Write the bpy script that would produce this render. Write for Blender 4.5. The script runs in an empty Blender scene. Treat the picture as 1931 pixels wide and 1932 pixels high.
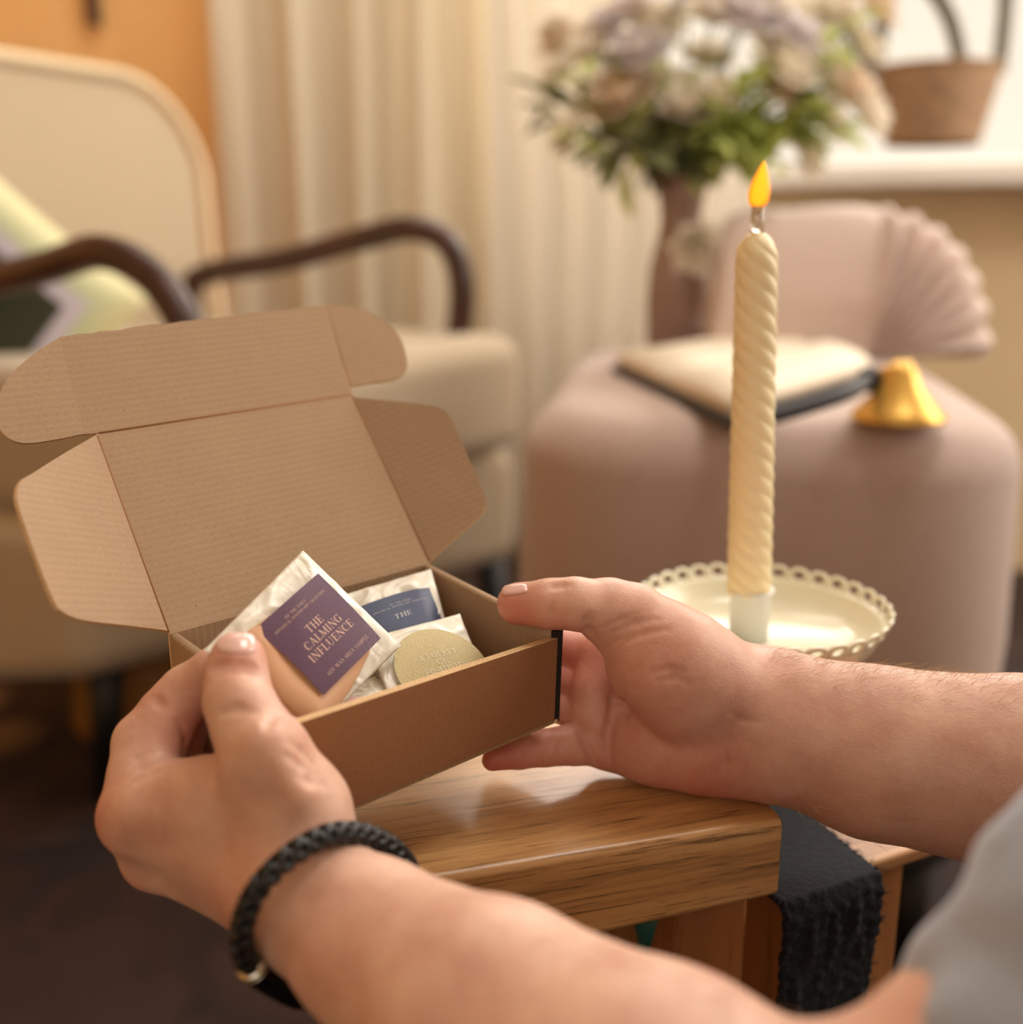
import bpy, bmesh, math, random
import numpy as np
from mathutils import Vector, Matrix, noise as mnoise

# ------------------------------------------------------------------ camera
SC = bpy.context.scene
COL = SC.collection
FPX, CX, CY, PITCH, CZ = 2050.0, 965.5, 966.0, math.radians(15), 0.80
cam_d = bpy.data.cameras.new('camera')
cam = bpy.data.objects.new('camera', cam_d)
COL.objects.link(cam)
cam.location = (0, 0, CZ)
cam.rotation_euler = (math.radians(90) - PITCH, 0, 0)
cam_d.sensor_fit = 'HORIZONTAL'
cam_d.sensor_width = 36.0
cam_d.lens = 36.0 * FPX / 1931.0
cam_d.clip_start = 0.02
cam_d.dof.use_dof = True
cam_d.dof.focus_distance = 0.448
cam_d.dof.aperture_fstop = (cam_d.lens / 1000.0) / 0.0105
SC.camera = cam

# ------------------------------------------------------------------ world, big lights, exposure
W = bpy.data.worlds.new('sky')
SC.world = W
W.use_nodes = True
bg = W.node_tree.nodes['Background']
bg.inputs[0].default_value = (1.0, 0.87, 0.71, 1)
bg.inputs[1].default_value = 1.08
SC.view_settings.view_transform = 'Standard'
SC.view_settings.look = 'None'
SC.view_settings.exposure = 0.0
SC.view_settings.gamma = 1.0


def area(name, loc, aim, sx, sy, power, color):
    l = bpy.data.lights.new(name, 'AREA')
    l.shape = 'RECTANGLE'
    l.size, l.size_y, l.energy, l.color = sx, sy, power, color
    o = bpy.data.objects.new(name, l)
    o.location = loc
    o.rotation_euler = (Vector(aim) - Vector(loc)).to_track_quat('-Z', 'Y').to_euler()
    COL.objects.link(o)
    return o


area('window_daylight', (1.15, 2.80, 2.08), (0.1, 0.6, 0.6), 1.9, 0.85, 80, (1.0, 0.95, 0.87))
area('overhead_fill', (0.55, 0.75, 2.35), (0.05, 0.35, 0.6), 0.6, 0.6, 13, (1.0, 0.96, 0.90))  # added overhead light under the ceiling, brightens the forearms and box
area('rear_fill', (-0.3, -1.75, 1.6), (0, 0.6, 0.5), 2.0, 1.2, 2, (1.0, 0.88, 0.74))  # low fill added behind the camera, not a known window
area('side_fill', (2.15, 1.15, 1.65), (-0.5, 1.5, 0.8), 1.2, 1.2, 30, (1.0, 0.92, 0.82))  # unseen light added at the right to brighten curtains, chair and lid
area('curtain_fill', (-0.25, 2.25, 2.42), (-0.35, 2.78, 0.9), 1.2, 0.2, 15, (1.0, 0.93, 0.80))  # extra out-of-view light that lifts the curtains and back wall
area('bench_glint_fill', (0.10, 2.33, 1.74), (0.03, 0.43, 0.555), 0.14, 0.18, 2.6, (1.0, 0.96, 0.9))  # small unseen light added for the highlight on the bench top


# ------------------------------------------------------------------ projection helpers
def P(px, py, d):
    a = (px - CX) / FPX * d
    v = -(py - CY) / FPX * d
    return Vector((a, d * math.cos(PITCH) + v * math.sin(PITCH), CZ - d * math.sin(PITCH) + v * math.cos(PITCH)))


CAM0 = Vector((0, 0, CZ))


def ray(px, py):
    return (P(px, py, 1.0) - CAM0)


def onz(px, py, z):
    r = ray(px, py)
    return CAM0 + r * ((z - CZ) / r.z)


def onpl(px, py, p0, n):
    r = ray(px, py)
    return CAM0 + r * ((Vector(p0) - CAM0).dot(n) / r.dot(n))


# ------------------------------------------------------------------ object helpers
def mesh_obj(name, verts, faces, mat=None, parent=None, smooth=False, uvs=None):
    me = bpy.data.meshes.new(name)
    me.from_pydata([tuple(v) for v in verts], [], faces)
    me.update()
    if smooth:
        me.polygons.foreach_set('use_smooth', [True] * len(me.polygons))
    if uvs is not None:
        uvl = me.uv_layers.new(name='uv')
        idx = np.empty(len(me.loops), dtype=np.int32)
        me.loops.foreach_get('vertex_index', idx)
        uvl.data.foreach_set('uv', np.asarray(uvs, dtype=np.float32)[idx].ravel())
    o = bpy.data.objects.new(name, me)
    if mat:
        me.materials.append(mat)
    COL.objects.link(o)
    if parent:
        o.parent = parent
        o.matrix_parent_inverse = Matrix.Translation(-parent.location)
    return o


def thing(name, loc, label, cat, group=None):
    o = bpy.data.objects.new(name, None)
    o.location = loc
    o.empty_display_size = 0.02
    COL.objects.link(o)
    return tag(o, label, cat, group)


def tag(o, label, cat, group=None, kind=None):
    o['label'] = label
    o['category'] = cat
    if group:
        o['group'] = group
    if kind:
        o['kind'] = kind
    return o


def struct(o):
    o['kind'] = 'structure'
    return o


def bevel(o, w, seg=3, ang=40):
    m = o.modifiers.new('bevel', 'BEVEL')
    m.width, m.segments, m.limit_method, m.angle_limit = w, seg, 'ANGLE', math.radians(ang)
    m.harden_normals = False
    o.data.polygons.foreach_set('use_smooth', [True] * len(o.data.polygons))
    w2 = o.modifiers.new('wn', 'WEIGHTED_NORMAL')
    w2.keep_sharp = True
    return o


def subsurf(o, n=2):
    m = o.modifiers.new('sub', 'SUBSURF')
    m.levels = m.render_levels = n
    return o


class MB:
    def __init__(s):
        s.v, s.f, s.uv = [], [], []

    def add(s, vs, fs, uv=None):
        n = len(s.v)
        s.v += [Vector(v) for v in vs]
        s.f += [[i + n for i in f] for f in fs]
        s.uv += list(uv) if uv is not None else [(0, 0)] * len(vs)
        return s

    def box(s, c, size, M=None):
        x, y, z = [k / 2 for k in size]
        vs = [Vector((a * x, b * y, d * z)) for a in (-1, 1) for b in (-1, 1) for d in (-1, 1)]
        if M:
            vs = [M @ v for v in vs]
        vs = [v + Vector(c) for v in vs]
        return s.add(vs, [(0, 1, 3, 2), (4, 6, 7, 5), (0, 4, 5, 1), (2, 3, 7, 6), (0, 2, 6, 4), (1, 5, 7, 3)])

    def hexa(s, b, t):
        """prism between 4 bottom and 4 top points"""
        return s.add(list(b) + list(t), [(3, 2, 1, 0), (4, 5, 6, 7)] + [(i, (i + 1) % 4, (i + 1) % 4 + 4, i + 4) for i in range(4)])

    def tube(s, pts, rad, seg=12, closed=False, cap=True, squash=None):
        pts = [Vector(p) for p in pts]
        n = len(pts)
        rad = rad if hasattr(rad, '__len__') else [rad] * n
        up = None
        rings = []
        for i in range(n):
            a = pts[i - 1] if (i > 0 or closed) else pts[i]
            b = pts[(i + 1) % n] if (i < n - 1 or closed) else pts[i]
            t = (b - a).normalized()
            if up is None:
                up = Vector((0, 0, 1)) if abs(t.z) < .9 else Vector((1, 0, 0))
            up = (up - t * up.dot(t)).normalized()
            sd = t.cross(up)
            rings.append([pts[i] + (up * math.cos(q) * (squash or 1) + sd * math.sin(q)) * rad[i] for q in [2 * math.pi * k / seg for k in range(seg)]])
        vs = [v for r in rings for v in r]
        fs = []
        for i in range(n if closed else n - 1):
            j = (i + 1) % n
            for k in range(seg):
                l = (k + 1) % seg
                fs.append((i * seg + k, i * seg + l, j * seg + l, j * seg + k))
        if cap and not closed:
            fs.append(tuple(range(seg - 1, -1, -1)))
            fs.append(tuple((n - 1) * seg + k for k in range(seg)))
        return s.add(vs, fs)

    def lathe(s, prof, c=(0, 0, 0), seg=48, fn=None, axis=None):
        c = Vector(c)
        vs, fs = [], []
        for (r, z) in prof:
            for k in range(seg):
                a = 2 * math.pi * k / seg
                rr = fn(r, z, a) if fn else r
                vs.append(c + Vector((rr * math.cos(a), rr * math.sin(a), z)))
        for i in range(len(prof) - 1):
            for k in range(seg):
                l = (k + 1) % seg
                fs.append((i * seg + k, i * seg + l, (i + 1) * seg + l, (i + 1) * seg + k))
        if prof[0][0] > 1e-6:
            fs.append(tuple(range(seg - 1, -1, -1)))
        if prof[-1][0] > 1e-6:
            fs.append(tuple((len(prof) - 1) * seg + k for k in range(seg)))
        return s.add(vs, fs)

    def ell(s, c, r, M=None, nu=12, nv=8):
        vs, fs = [], []
        for j in range(nv + 1):
            th = math.pi * j / nv
            for i in range(nu):
                a = 2 * math.pi * i / nu
                v = Vector((r[0] * math.sin(th) * math.cos(a), r[1] * math.sin(th) * math.sin(a), r[2] * math.cos(th)))
                if M:
                    v = M @ v
                vs.append(v + Vector(c))
        for j in range(nv):
            for i in range(nu):
                k = (i + 1) % nu
                fs.append((j * nu + i, (j + 1) * nu + i, (j + 1) * nu + k, j * nu + k))
        return s.add(vs, fs)

    def grid(s, fn, nu, nv, uvs=1.0):
        vs = [fn(i / nu, j / nv) for j in range(nv + 1) for i in range(nu + 1)]
        uv = [(i / nu * uvs, j / nv * uvs) for j in range(nv + 1) for i in range(nu + 1)]
        fs = [(j * (nu + 1) + i, j * (nu + 1) + i + 1, (j + 1) * (nu + 1) + i + 1, (j + 1) * (nu + 1) + i) for j in range(nv) for i in range(nu)]
        return s.add(vs, fs, uv)

    def build(s, name, mat=None, parent=None, smooth=False):
        return mesh_obj(name, s.v, s.f, mat, parent, smooth, s.uv)


def spline(pts, n=8, closed=False):
    pts = [Vector(p) for p in pts]
    out = []
    m = len(pts)
    for i in range(m if closed else m - 1):
        g = (lambda k: pts[k % m]) if closed else (lambda k: pts[min(max(k, 0), m - 1)])
        p0, p1, p2, p3 = g(i - 1), g(i), g(i + 1), g(i + 2)
        for j in range(n):
            t = j / n
            out.append(0.5 * ((2 * p1) + (p2 - p0) * t + (2 * p0 - 5 * p1 + 4 * p2 - p3) * t * t + (3 * p1 - p0 - 3 * p2 + p3) * t ** 3))
    if not closed:
        out.append(pts[-1])
    return out


# ------------------------------------------------------------------ materials
def lin(c):
    return tuple(((x / 255) / 12.92 if x / 255 <= .04045 else ((x / 255 + .055) / 1.055) ** 2.4) for x in c) + (1,)


class NT:
    def __init__(s, name):
        s.m = bpy.data.materials.new(name)
        s.m.use_nodes = True
        s.t = s.m.node_tree
        s.b = s.t.nodes['Principled BSDF']
        s.out = s.t.nodes['Material Output']

    def n(s, typ, **kw):
        x = s.t.nodes.new(typ)
        for k, v in kw.items():
            if k.startswith('i_'):
                x.inputs[k[2:].replace('_', ' ')].default_value = v
            elif isinstance(k, str) and hasattr(x, k):
                setattr(x, k, v)
        return x

    def l(s, a, b):
        s.t.links.new(a, b)

    def noise(s, vec, scale, detail=4, rough=.55, dist=0):
        x = s.n('ShaderNodeTexNoise')
        x.inputs['Scale'].default_value = scale
        x.inputs['Detail'].default_value = detail
        x.inputs['Roughness'].default_value = rough
        x.inputs['Distortion'].default_value = dist
        if vec:
            s.l(vec, x.inputs['Vector'])
        return x.outputs[0]

    def ramp(s, fac, stops):
        x = s.n('ShaderNodeValToRGB')
        e = x.color_ramp.elements
        while len(e) < len(stops):
            e.new(.5)
        for k, (p, c) in enumerate(stops):
            e[k].position = p
            e[k].color = c if hasattr(c, '__len__') else (c, c, c, 1)
        s.l(fac, x.inputs[0])
        return x.outputs[0]

    def mix(s, f, a, b, mode='MIX'):
        x = s.n('ShaderNodeMix')
        x.data_type = 'RGBA'
        x.blend_type = mode
        for v, i in ((f, 0), (a, 6), (b, 7)):
            if hasattr(v, 'is_output') or isinstance(v, bpy.types.NodeSocket):
                s.l(v, x.inputs[i])
            else:
                x.inputs[i].default_value = v
        return x.outputs[2]

    def coord(s, which='Object', scale=(1, 1, 1), rot=(0, 0, 0)):
        c = s.n('ShaderNodeTexCoord')
        m = s.n('ShaderNodeMapping')
        m.inputs['Scale'].default_value = scale
        m.inputs['Rotation'].default_value = rot
        s.l(c.outputs[which], m.inputs['Vector'])
        return m.outputs[0]

    def bump(s, h, strength=.3, dist=.001, normal=None):
        x = s.n('ShaderNodeBump')
        x.inputs['Strength'].default_value = strength
        x.inputs['Distance'].default_value = dist
        s.l(h, x.inputs['Height'])
        if normal:
            s.l(normal, x.inputs['Normal'])
        s.l(x.outputs[0], s.b.inputs['Normal'])
        return x.outputs[0]

    def col(s, c):
        if isinstance(c, bpy.types.NodeSocket):
            s.l(c, s.b.inputs['Base Color'])
        else:
            s.b.inputs['Base Color'].default_value = c
        return s

    def set(s, **kw):
        for k, v in kw.items():
            s.b.inputs[k.replace('_', ' ')].default_value = v
        return s


def simple(name, c, rough=.6, var=.12, scale=30, bump=0, bd=.001, **kw):
    t = NT(name)
    v = t.coord()
    nz = t.noise(v, scale)
    c4 = lin(c)
    dk = tuple(x * (1 - var) for x in c4[:3]) + (1,)
    lt = tuple(min(1, x * (1 + var)) for x in c4[:3]) + (1,)
    t.col(t.ramp(nz, [(.3, dk), (.7, lt)]))
    t.b.inputs['Roughness'].default_value = rough
    if bump:
        t.bump(t.noise(v, scale * 4), bump, bd)
    t.set(**kw)
    return t.m


def mat_cardboard(name, c, spots=True, corr=1.0, stripe_axis='V'):
    t = NT(name)
    uv = t.coord('UV')
    fib = t.noise(t.coord('UV', (500, 1400, 1)), 1.0, 5, .65)
    big = t.noise(uv, 45, 3)
    c4 = lin(c)
    base = t.ramp(fib, [(.25, tuple(x * .80 for x in c4[:3]) + (1,)), (.5, c4), (.8, tuple(min(1, x * 1.16) for x in c4[:3]) + (1,))])
    base = t.mix(t.ramp(big, [(.3, 0.0), (.75, .28)]), base, tuple(x * .78 for x in c4[:3]) + (1,))
    if spots:
        vo = t.n('ShaderNodeTexVoronoi')
        vo.inputs['Scale'].default_value = 130
        t.l(t.noise(uv, 3) and uv, vo.inputs['Vector'])
        nz = t.noise(uv, 160, 2)
        sp = t.ramp(vo.outputs['Distance'], [(.03, 1.0), (.07, 0.0)])
        mm = t.n('ShaderNodeMath', operation='MULTIPLY')
        t.l(sp, mm.inputs[0])
        t.l(t.ramp(nz, [(.60, 0.0), (.66, .8)]), mm.inputs[1])
        base = t.mix(mm.outputs[0], base, tuple(x * .25 for x in c4[:3]) + (1,))
    t.col(base)
    wv = t.n('ShaderNodeTexWave')
    wv.bands_direction = 'Y'
    wv.inputs['Scale'].default_value = 100
    wv.inputs['Distortion'].default_value = .6
    wv.inputs['Detail'].default_value = 1
    t.l(uv, wv.inputs['Vector'])
    b1 = t.n('ShaderNodeBump')
    b1.inputs['Strength'].default_value = .15 * corr
    b1.inputs['Distance'].default_value = .0005
    t.l(wv.outputs[1], b1.inputs['Height'])
    t.bump(fib, .25, .0003, b1.outputs[0])
    t.set(Roughness=.75)
    t.b.inputs['Specular IOR Level'].default_value = .25
    return t.m


def mat_wood(name, axis, c1, c2, c3, rough=.35, sc=1.0, coat=0.2):
    """grain runs along local axis angle (z rotation in radians) or 'Z'"""
    t = NT(name)
    if axis == 'Z':
        v = t.coord('Object', (60 * sc, 60 * sc, 3 * sc))
        v2 = t.coord('Object', (9 * sc, 9 * sc, .9 * sc))
    else:
        def mp(s):
            a = t.coord('Object', (1, 1, 1), (0, 0, -axis))
            m = t.n('ShaderNodeMapping')
            m.inputs['Scale'].default_value = s
            t.l(a, m.inputs['Vector'])
            return m.outputs[0]
        v = mp((22 * sc, 420 * sc, 420 * sc))
        v2 = mp((3 * sc, 30 * sc, 42 * sc))
    big = t.noise(v2, 1.0, 4, .6, 1.2)
    fine = t.noise(v, 1.0, 6, .7, .4)
    base = t.ramp(big, [(.28, lin(c1)), (.5, lin(c2)), (.72, lin(c3))])
    dark = t.ramp(fine, [(.32, .85), (.48, 0.0)])
    base = t.mix(dark, base, tuple(x * .38 for x in lin(c1)[:3]) + (1,))
    t.col(base)
    t.set(Roughness=rough)
    t.b.inputs['Coat Weight'].default_value = coat
    t.b.inputs['Coat Roughness'].default_value = .32
    t.bump(fine, .25, .0006)
    return t.m


def mat_cloth(name, c, trans=0.0, rough=.9, scale=600, bump=.3, var=.08, sheen=.25):
    t = NT(name)
    v = t.coord()
    nz = t.noise(v, scale, 2)
    c4 = lin(c)
    t.col(t.ramp(nz, [(.3, tuple(x * (1 - var) for x in c4[:3]) + (1,)), (.7, tuple(min(1, x * (1 + var)) for x in c4[:3]) + (1,))]))
    t.set(Roughness=rough)
    t.b.inputs['Sheen Weight'].default_value = sheen
    t.bump(nz, bump, .001)
    if trans:
        tr = t.n('ShaderNodeBsdfTranslucent')
        tr.inputs[0].default_value = c4
        mx = t.n('ShaderNodeMixShader')
        mx.inputs[0].default_value = trans
        t.l(t.b.outputs[0], mx.inputs[1])
        t.l(tr.outputs[0], mx.inputs[2])
        t.l(mx.outputs[0], t.out.inputs[0])
    return t.m


def mat_emit(name, c, s):
    t = NT(name)
    t.set(Roughness=.5)
    t.col(lin(c))
    t.b.inputs['Emission Color'].default_value = lin(c)
    t.b.inputs['Emission Strength'].default_value = s
    return t.m


M = {}
M['wall_warm'] = simple('warm_ochre_paint', (250, 198, 132), .85, .04, 4)
M['wall_tan'] = simple('tan_paint', (228, 204, 166), .85, .04, 4)
M['ceiling'] = simple('white_paint', (235, 228, 215), .9, .02, 4)
M['white_gloss'] = simple('white_gloss_paint', (236, 230, 222), .4, .03, 10)
M['cream'] = mat_cloth('cream_upholstery', (184, 165, 138), rough=.95, scale=300)
M['piping'] = mat_cloth('pale_piping_cloth', (240, 220, 186), scale=300)
M['curtain'] = mat_cloth('cream_sheer_curtain', (244, 236, 218), trans=.35, scale=500)
M['drape'] = mat_cloth('white_voile', (248, 243, 234), trans=.45, scale=500)
M['dark_wood'] = mat_wood('dark_stained_wood', 'Z', (48, 24, 15), (70, 36, 24), (92, 50, 34), .4)
M['black'] = simple('black_lacquer', (16, 14, 14), .5, .2, 20)
M['mauve'] = mat_cloth('mauve_velvet', (188, 166, 157), scale=260, var=.10)
M['mauve_pale'] = mat_cloth('pale_mauve_velvet', (204, 182, 172), scale=260, var=.08)
M['vase'] = simple('mauve_ribbed_glass', (150, 122, 112), .25, .08, 12)
M['brass'] = simple('brushed_brass', (226, 180, 92), .35, .06, 20, Metallic=.7)
M['paper'] = simple('book_paper', (236, 224, 204), .8, .03, 40)
M['book_cover'] = simple('black_book_cloth', (30, 28, 34), .6, .1, 60)
M['leaf'] = mat_cloth('fresh_green_leaf', (200, 212, 120), trans=.4, scale=40, bump=0, var=.25)
M['leaf_dark'] = mat_cloth('olive_green_leaf', (112, 116, 70), trans=.35, scale=40, bump=0, var=.3)
M['petal'] = mat_cloth('white_petals', (246, 238, 224), trans=.35, scale=200, bump=0)
M['petal_b'] = mat_cloth('blush_petals', (234, 214, 190), trans=.3, scale=200, bump=0)
M['petal_l'] = mat_cloth('lilac_petals', (226, 218, 218), trans=.3, scale=200, bump=0)
M['wicker'] = simple('brown_wicker', (176, 142, 110), .7, .2, 60, .5, .003)
M['handle'] = simple('grey_painted_cane', (120, 116, 104), .6, .15, 40)
M['white_plastic'] = simple('white_plastic', (226, 228, 226), .35, .02, 10)
M['ceramic'] = simple('cream_glazed_metal', (228, 222, 196), .22, .03, 10)
M['jeans'] = mat_cloth('navy_fuzzy_wool', (10, 14, 26), scale=420, bump=.8, var=.5, sheen=.02)
M['shirt'] = mat_cloth('grey_marl_jersey', (150, 157, 170), scale=420, bump=.4, var=.1)
M['teal'] = simple('teal_glaze', (20, 92, 96), .4, .3, 60)
M['amber'] = simple('amber_wood', (150, 104, 44), .5, .2, 20)
M['leather'] = simple('black_leather', (14, 14, 18), .32, .2, 200, .3, .0004)
M['gunmetal'] = simple('black_polished_metal', (20, 19, 20), .22, .1, 30, Metallic=.8)
M['silver'] = simple('bright_steel', (214, 206, 190), .2, .03, 30, Metallic=1.0)
M['card'] = mat_cardboard('kraft_corrugated_card', (170, 141, 112))
M['card_out'] = mat_cardboard('kraft_card_outer_face', (150, 104, 70), corr=.25)
M['gap_shade'] = simple('painted_gap_shade', (22, 18, 16), .7, .2, 60)  # near-black colour for the shade in the front corner gap
M['card_edge'] = simple('cut_card_edge', (214, 178, 134), .9, .18, 900)

# ================================================================== THE ROOM
MB().box((0, 0.55, -.02), (4.6, 4.9, .04)).build('floor', None)
fl = bpy.data.objects['floor']
t = NT('dark_oak_boards')
v = t.coord('Object', (2, 14, 2))
t.col(t.ramp(t.noise(v, 2.0, 5), [(.3, lin((40, 24, 18))), (.7, lin((66, 42, 32)))]))
t.set(Roughness=.55)
fl.data.materials.append(t.m)
struct(fl)
# window wall runs slanted at the right of the room
WA, WB = Vector((-.10, 2.95, 0)), Vector((2.3, 2.05, 0))
wd = (WB - WA).normalized()
wn = Vector((wd.y, -wd.x, 0))          # towards the room


def wpt(s, z, off=0.0):
    return WA + wd * s + wn * off + Vector((0, 0, z))


struct(MB().box((-1.2, 3.0, 1.25), (2.3, .10, 2.5)).build('wall_back', M['wall_warm']))
struct(MB().box((-2.3, .55, .0), (.1, .01, .01)).build('trim_1', M['white_gloss'])) if False else None
mb = MB()
for (s0, s1, z0, z1) in ((0, .26, 0, 2.5), (.26, 2.4, 0, .87), (.26, 2.4, 2.15, 2.5), (2.4, 2.56, 0, 2.5)):
    mb.hexa([wpt(s0, z0), wpt(s1, z0), wpt(s1, z0, -.12), wpt(s0, z0, -.12)], [wpt(s0, z1), wpt(s1, z1), wpt(s1, z1, -.12), wpt(s0, z1, -.12)])
struct(mb.build('wall_window', M['wall_tan']))
wl = MB()
for (y0, y1, z0, z1) in ((-1.9, 3.0, 0, 2.5),):
    wl.box((-2.3, (y0 + y1) / 2, (z0 + z1) / 2), (.1, y1 - y0, z1 - z0))
struct(wl.build('wall_left', M['wall_warm']))
wr_ = MB()
for (y0, y1, z0, z1) in ((-1.9, .4, 0, 2.5), (.4, 1.9, 0, .95), (.4, 1.9, 2.2, 2.5), (1.9, 2.1, 0, 2.5)):
    wr_.box((2.3, (y0 + y1) / 2, (z0 + z1) / 2), (.1, y1 - y0, z1 - z0))
struct(wr_.build('wall_right', M['wall_tan']))
wf = MB()
for (x0, x1, z0, z1) in ((-2.3, -1.4, 0, 2.5), (-1.4, .8, 0, .8), (-1.4, .8, 2.2, 2.5), (.8, 2.3, 0, 2.5)):
    wf.box(((x0 + x1) / 2, -1.9, (z0 + z1) / 2), (x1 - x0, .1, z1 - z0))
struct(wf.build('wall_front', M['wall_tan']))
struct(MB().box((0, .55, 2.52), (4.6, 4.9, .04)).build('ceiling', M['ceiling']))
# window: frame + panes, sill
fr = MB()
for (s0, s1, z0, z1) in ((.26, .30, .87, 2.15), (2.36, 2.40, .87, 2.15), (.30, 2.36, 2.11, 2.15), (.30, 2.36, .87, .905)):
    fr.hexa([wpt(s0, z0, -.04), wpt(s1, z0, -.04), wpt(s1, z0, -.09), wpt(s0, z0, -.09)], [wpt(s0, z1, -.04), wpt(s1, z1, -.04), wpt(s1, z1, -.09), wpt(s0, z1, -.09)])
win = struct(fr.build('window_1', M['white_gloss']))
g = NT('window_glass')
g.set(Roughness=0.02)
_tr = g.n('ShaderNodeBsdfTransparent')
_mx = g.n('ShaderNodeMixShader')
_mx.inputs[0].default_value = .04
g.l(_tr.outputs[0], _mx.inputs[1])
g.l(g.b.outputs[0], _mx.inputs[2])
g.l(_mx.outputs[0], g.out.inputs[0])
gl = MB()
gl.hexa([wpt(.30, .905, -.062), wpt(2.36, .905, -.062), wpt(2.36, .905, -.066), wpt(.30, .905, -.066)], [wpt(.30, 2.11, -.062), wpt(2.36, 2.11, -.062), wpt(2.36, 2.11, -.066), wpt(.30, 2.11, -.066)]).build('window_pane', g.m, win)
sb = MB()
sb.hexa([wpt(.24, .872, .17), wpt(2.42, .872, .17), wpt(2.42, .872, -.04), wpt(.24, .872, -.04)], [wpt(.24, .922, .17), wpt(2.42, .922, .17), wpt(2.42, .922, -.04), wpt(.24, .922, -.04)])
sill = sb.build('window_sill', M['white_gloss'], win)
bevel(sill, .008)

# dark slim rod on the warm wall
rod = MB()
rp = P(243, 0, 2.95)
rod.box((rp.x, 2.93, 1.62), (.032, .03, .55))
rr = rod.build('wall_rod', M['dark_wood'])
bevel(rr, .008)
rb = P(243, 76, 2.93)
for vv in rr.data.vertices:
    if vv.co.z < 1.6:
        vv.co.z = rb.z
tag(rr, 'slim dark wooden rod hanging on the warm ochre wall above the armchair', 'wall decoration')


# ------------------------------------------------------------------ curtains
def curtain(name, mat, pathfn, z0, z1, folds, amp, nu=220, nv=30, seed=1, edge=None):
    mb = MB()

    def f(u, v):
        z = z1 + (z0 - z1) * v
        uu = edge(u, z) if edge else u
        p = pathfn(uu)
        q = pathfn(min(1, uu + .01)) - pathfn(max(0, uu - .01))
        nn = Vector((q.y, -q.x, 0)).normalized()
        w = math.sin(u * folds * 2 * math.pi + .7 * math.sin(v * 2.2 + u * 9)) + .22 * math.sin(u * folds * 4.3 * math.pi + 1.3 + seed)
        w += .5 * (mnoise.noise(Vector((u * 12, v * 2.5, seed))))
        return Vector((p.x, p.y, z)) + nn * amp * w
    mb.grid(f, nu, nv)
    o = mb.build(name, mat, None, True)
    s = o.modifiers.new('thick', 'SOLIDIFY')
    s.thickness = .0015
    return o


c1 = curtain('curtain', M['curtain'], lambda u: Vector((-.70 + .66 * u, 2.78 - .12 * u, 0)), .02, 2.45, 4.2, .046, seed=1)
tag(c1, 'cream full-length curtain hanging in soft folds behind the armchair', 'curtain')


def edge2(u, z):
    # gathered panel whose right edge swells outwards lower down
    k = min(1, max(0, (1.25 - z) / .38))
    b = math.exp(-((z - .80) / .20) ** 2)
    return u * (.50 + .34 * k * k * (3 - 2 * k) + .10 * b)


c2 = curtain('curtain', M['drape'], lambda u: Vector((-.04 + .56 * u, 2.48 - .30 * u, 0)), .02, 2.45, 6, .020, seed=5, edge=edge2)
tag(c2, 'white sheer curtain bulging outwards beside the vase of flowers', 'curtain')

# ------------------------------------------------------------------ rug
rg = MB().box((-.1, 1.05, .006), (2.6, 2.6, .012))
rugo = rg.build('rug', None)
t = NT('dark_patterned_rug')
v = t.coord('Object')
nz = t.noise(v, 5.0, 3, .5, .8)
vo = t.n('ShaderNodeTexVoronoi')
vo.inputs['Scale'].default_value = 3.2
t.l(v, vo.inputs['Vector'])
base = t.ramp(nz, [(.35, lin((34, 20, 18))), (.5, lin((58, 36, 30))), (.62, lin((30, 24, 30))), (.75, lin((104, 78, 66)))])
base = t.mix(t.ramp(vo.outputs['Distance'], [(.20, .9), (.32, 0.0)]), base, lin((140, 112, 82)))
t.col(base)
t.bump(t.noise(v, 500, 2), .4, .003)
t.set(Roughness=.95)
rugo.data.materials.append(t.m)
tag(rugo, 'dark brown patterned rug on the floor under the armchair', 'rug')

# ------------------------------------------------------------------ armchair
N0 = Vector((-.385, 1.25, 0))
UD = Vector((.434, .901, 0)).normalized()      # along the chair's width, away from the camera
FD = Vector((UD.y, -UD.x, 0))                  # the way the chair faces
CWID = .61


def ch(w, fwd, z):
    return N0 + UD * w + FD * fwd + Vector((0, 0, z))


chair = thing('armchair', ch(.3, -.2, 0.013), 'cream upholstered armchair with curved dark wooden arms, standing before the curtain', 'armchair')


def rbox(w0, w1, f0, f1, z0, z1, name, mat, bv=.03, parent=None, near_in=.16, drop=0):
    g1 = f1 - near_in
    mb = MB().hexa([ch(w0, g1, z0), ch(w1, f1, z0), ch(w1, f0, z0 - drop), ch(w0, f0, z0 - drop)], [ch(w0, g1, z1), ch(w1, f1, z1), ch(w1, f0, z1), ch(w0, f0, z1)])
    o = mb.build(name, mat, parent or chair)
    bevel(o, bv, 5)
    return o


rbox(-.05, .66, -.60, .13, .235, .44, 'seat_base', M['cream'], .04, near_in=.28, drop=.10)
rbox(-.04, .655, -.56, .145, .435, .625, 'seat_cushion', M['cream'], .045, near_in=.10)
# back: rounded slab, leaning back
mb = MB()
nb = 28
outl = []
w0, w1, zb, zt, r = -.06, .71, .44, 1.045, .16
for k in range(9):
    a = math.pi / 2 * k / 8
    outl.append((w1 - r + r * math.sin(a) - .0, zt - r + r * math.cos(a)))
outl += [(w1 - .03, .75), (w1 - .07, zb)]
outl = outl + [(w0 + .07, zb), (w0 + .03, .75)]
for k in range(9):
    a = math.pi / 2 * k / 8
    outl.append((w0 + r - r * math.cos(a), zt - r + r * math.sin(a)))


def bk(w, z, off):
    return ch(w, -.46 - (z - .44) * .22 + off, z)


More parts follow.
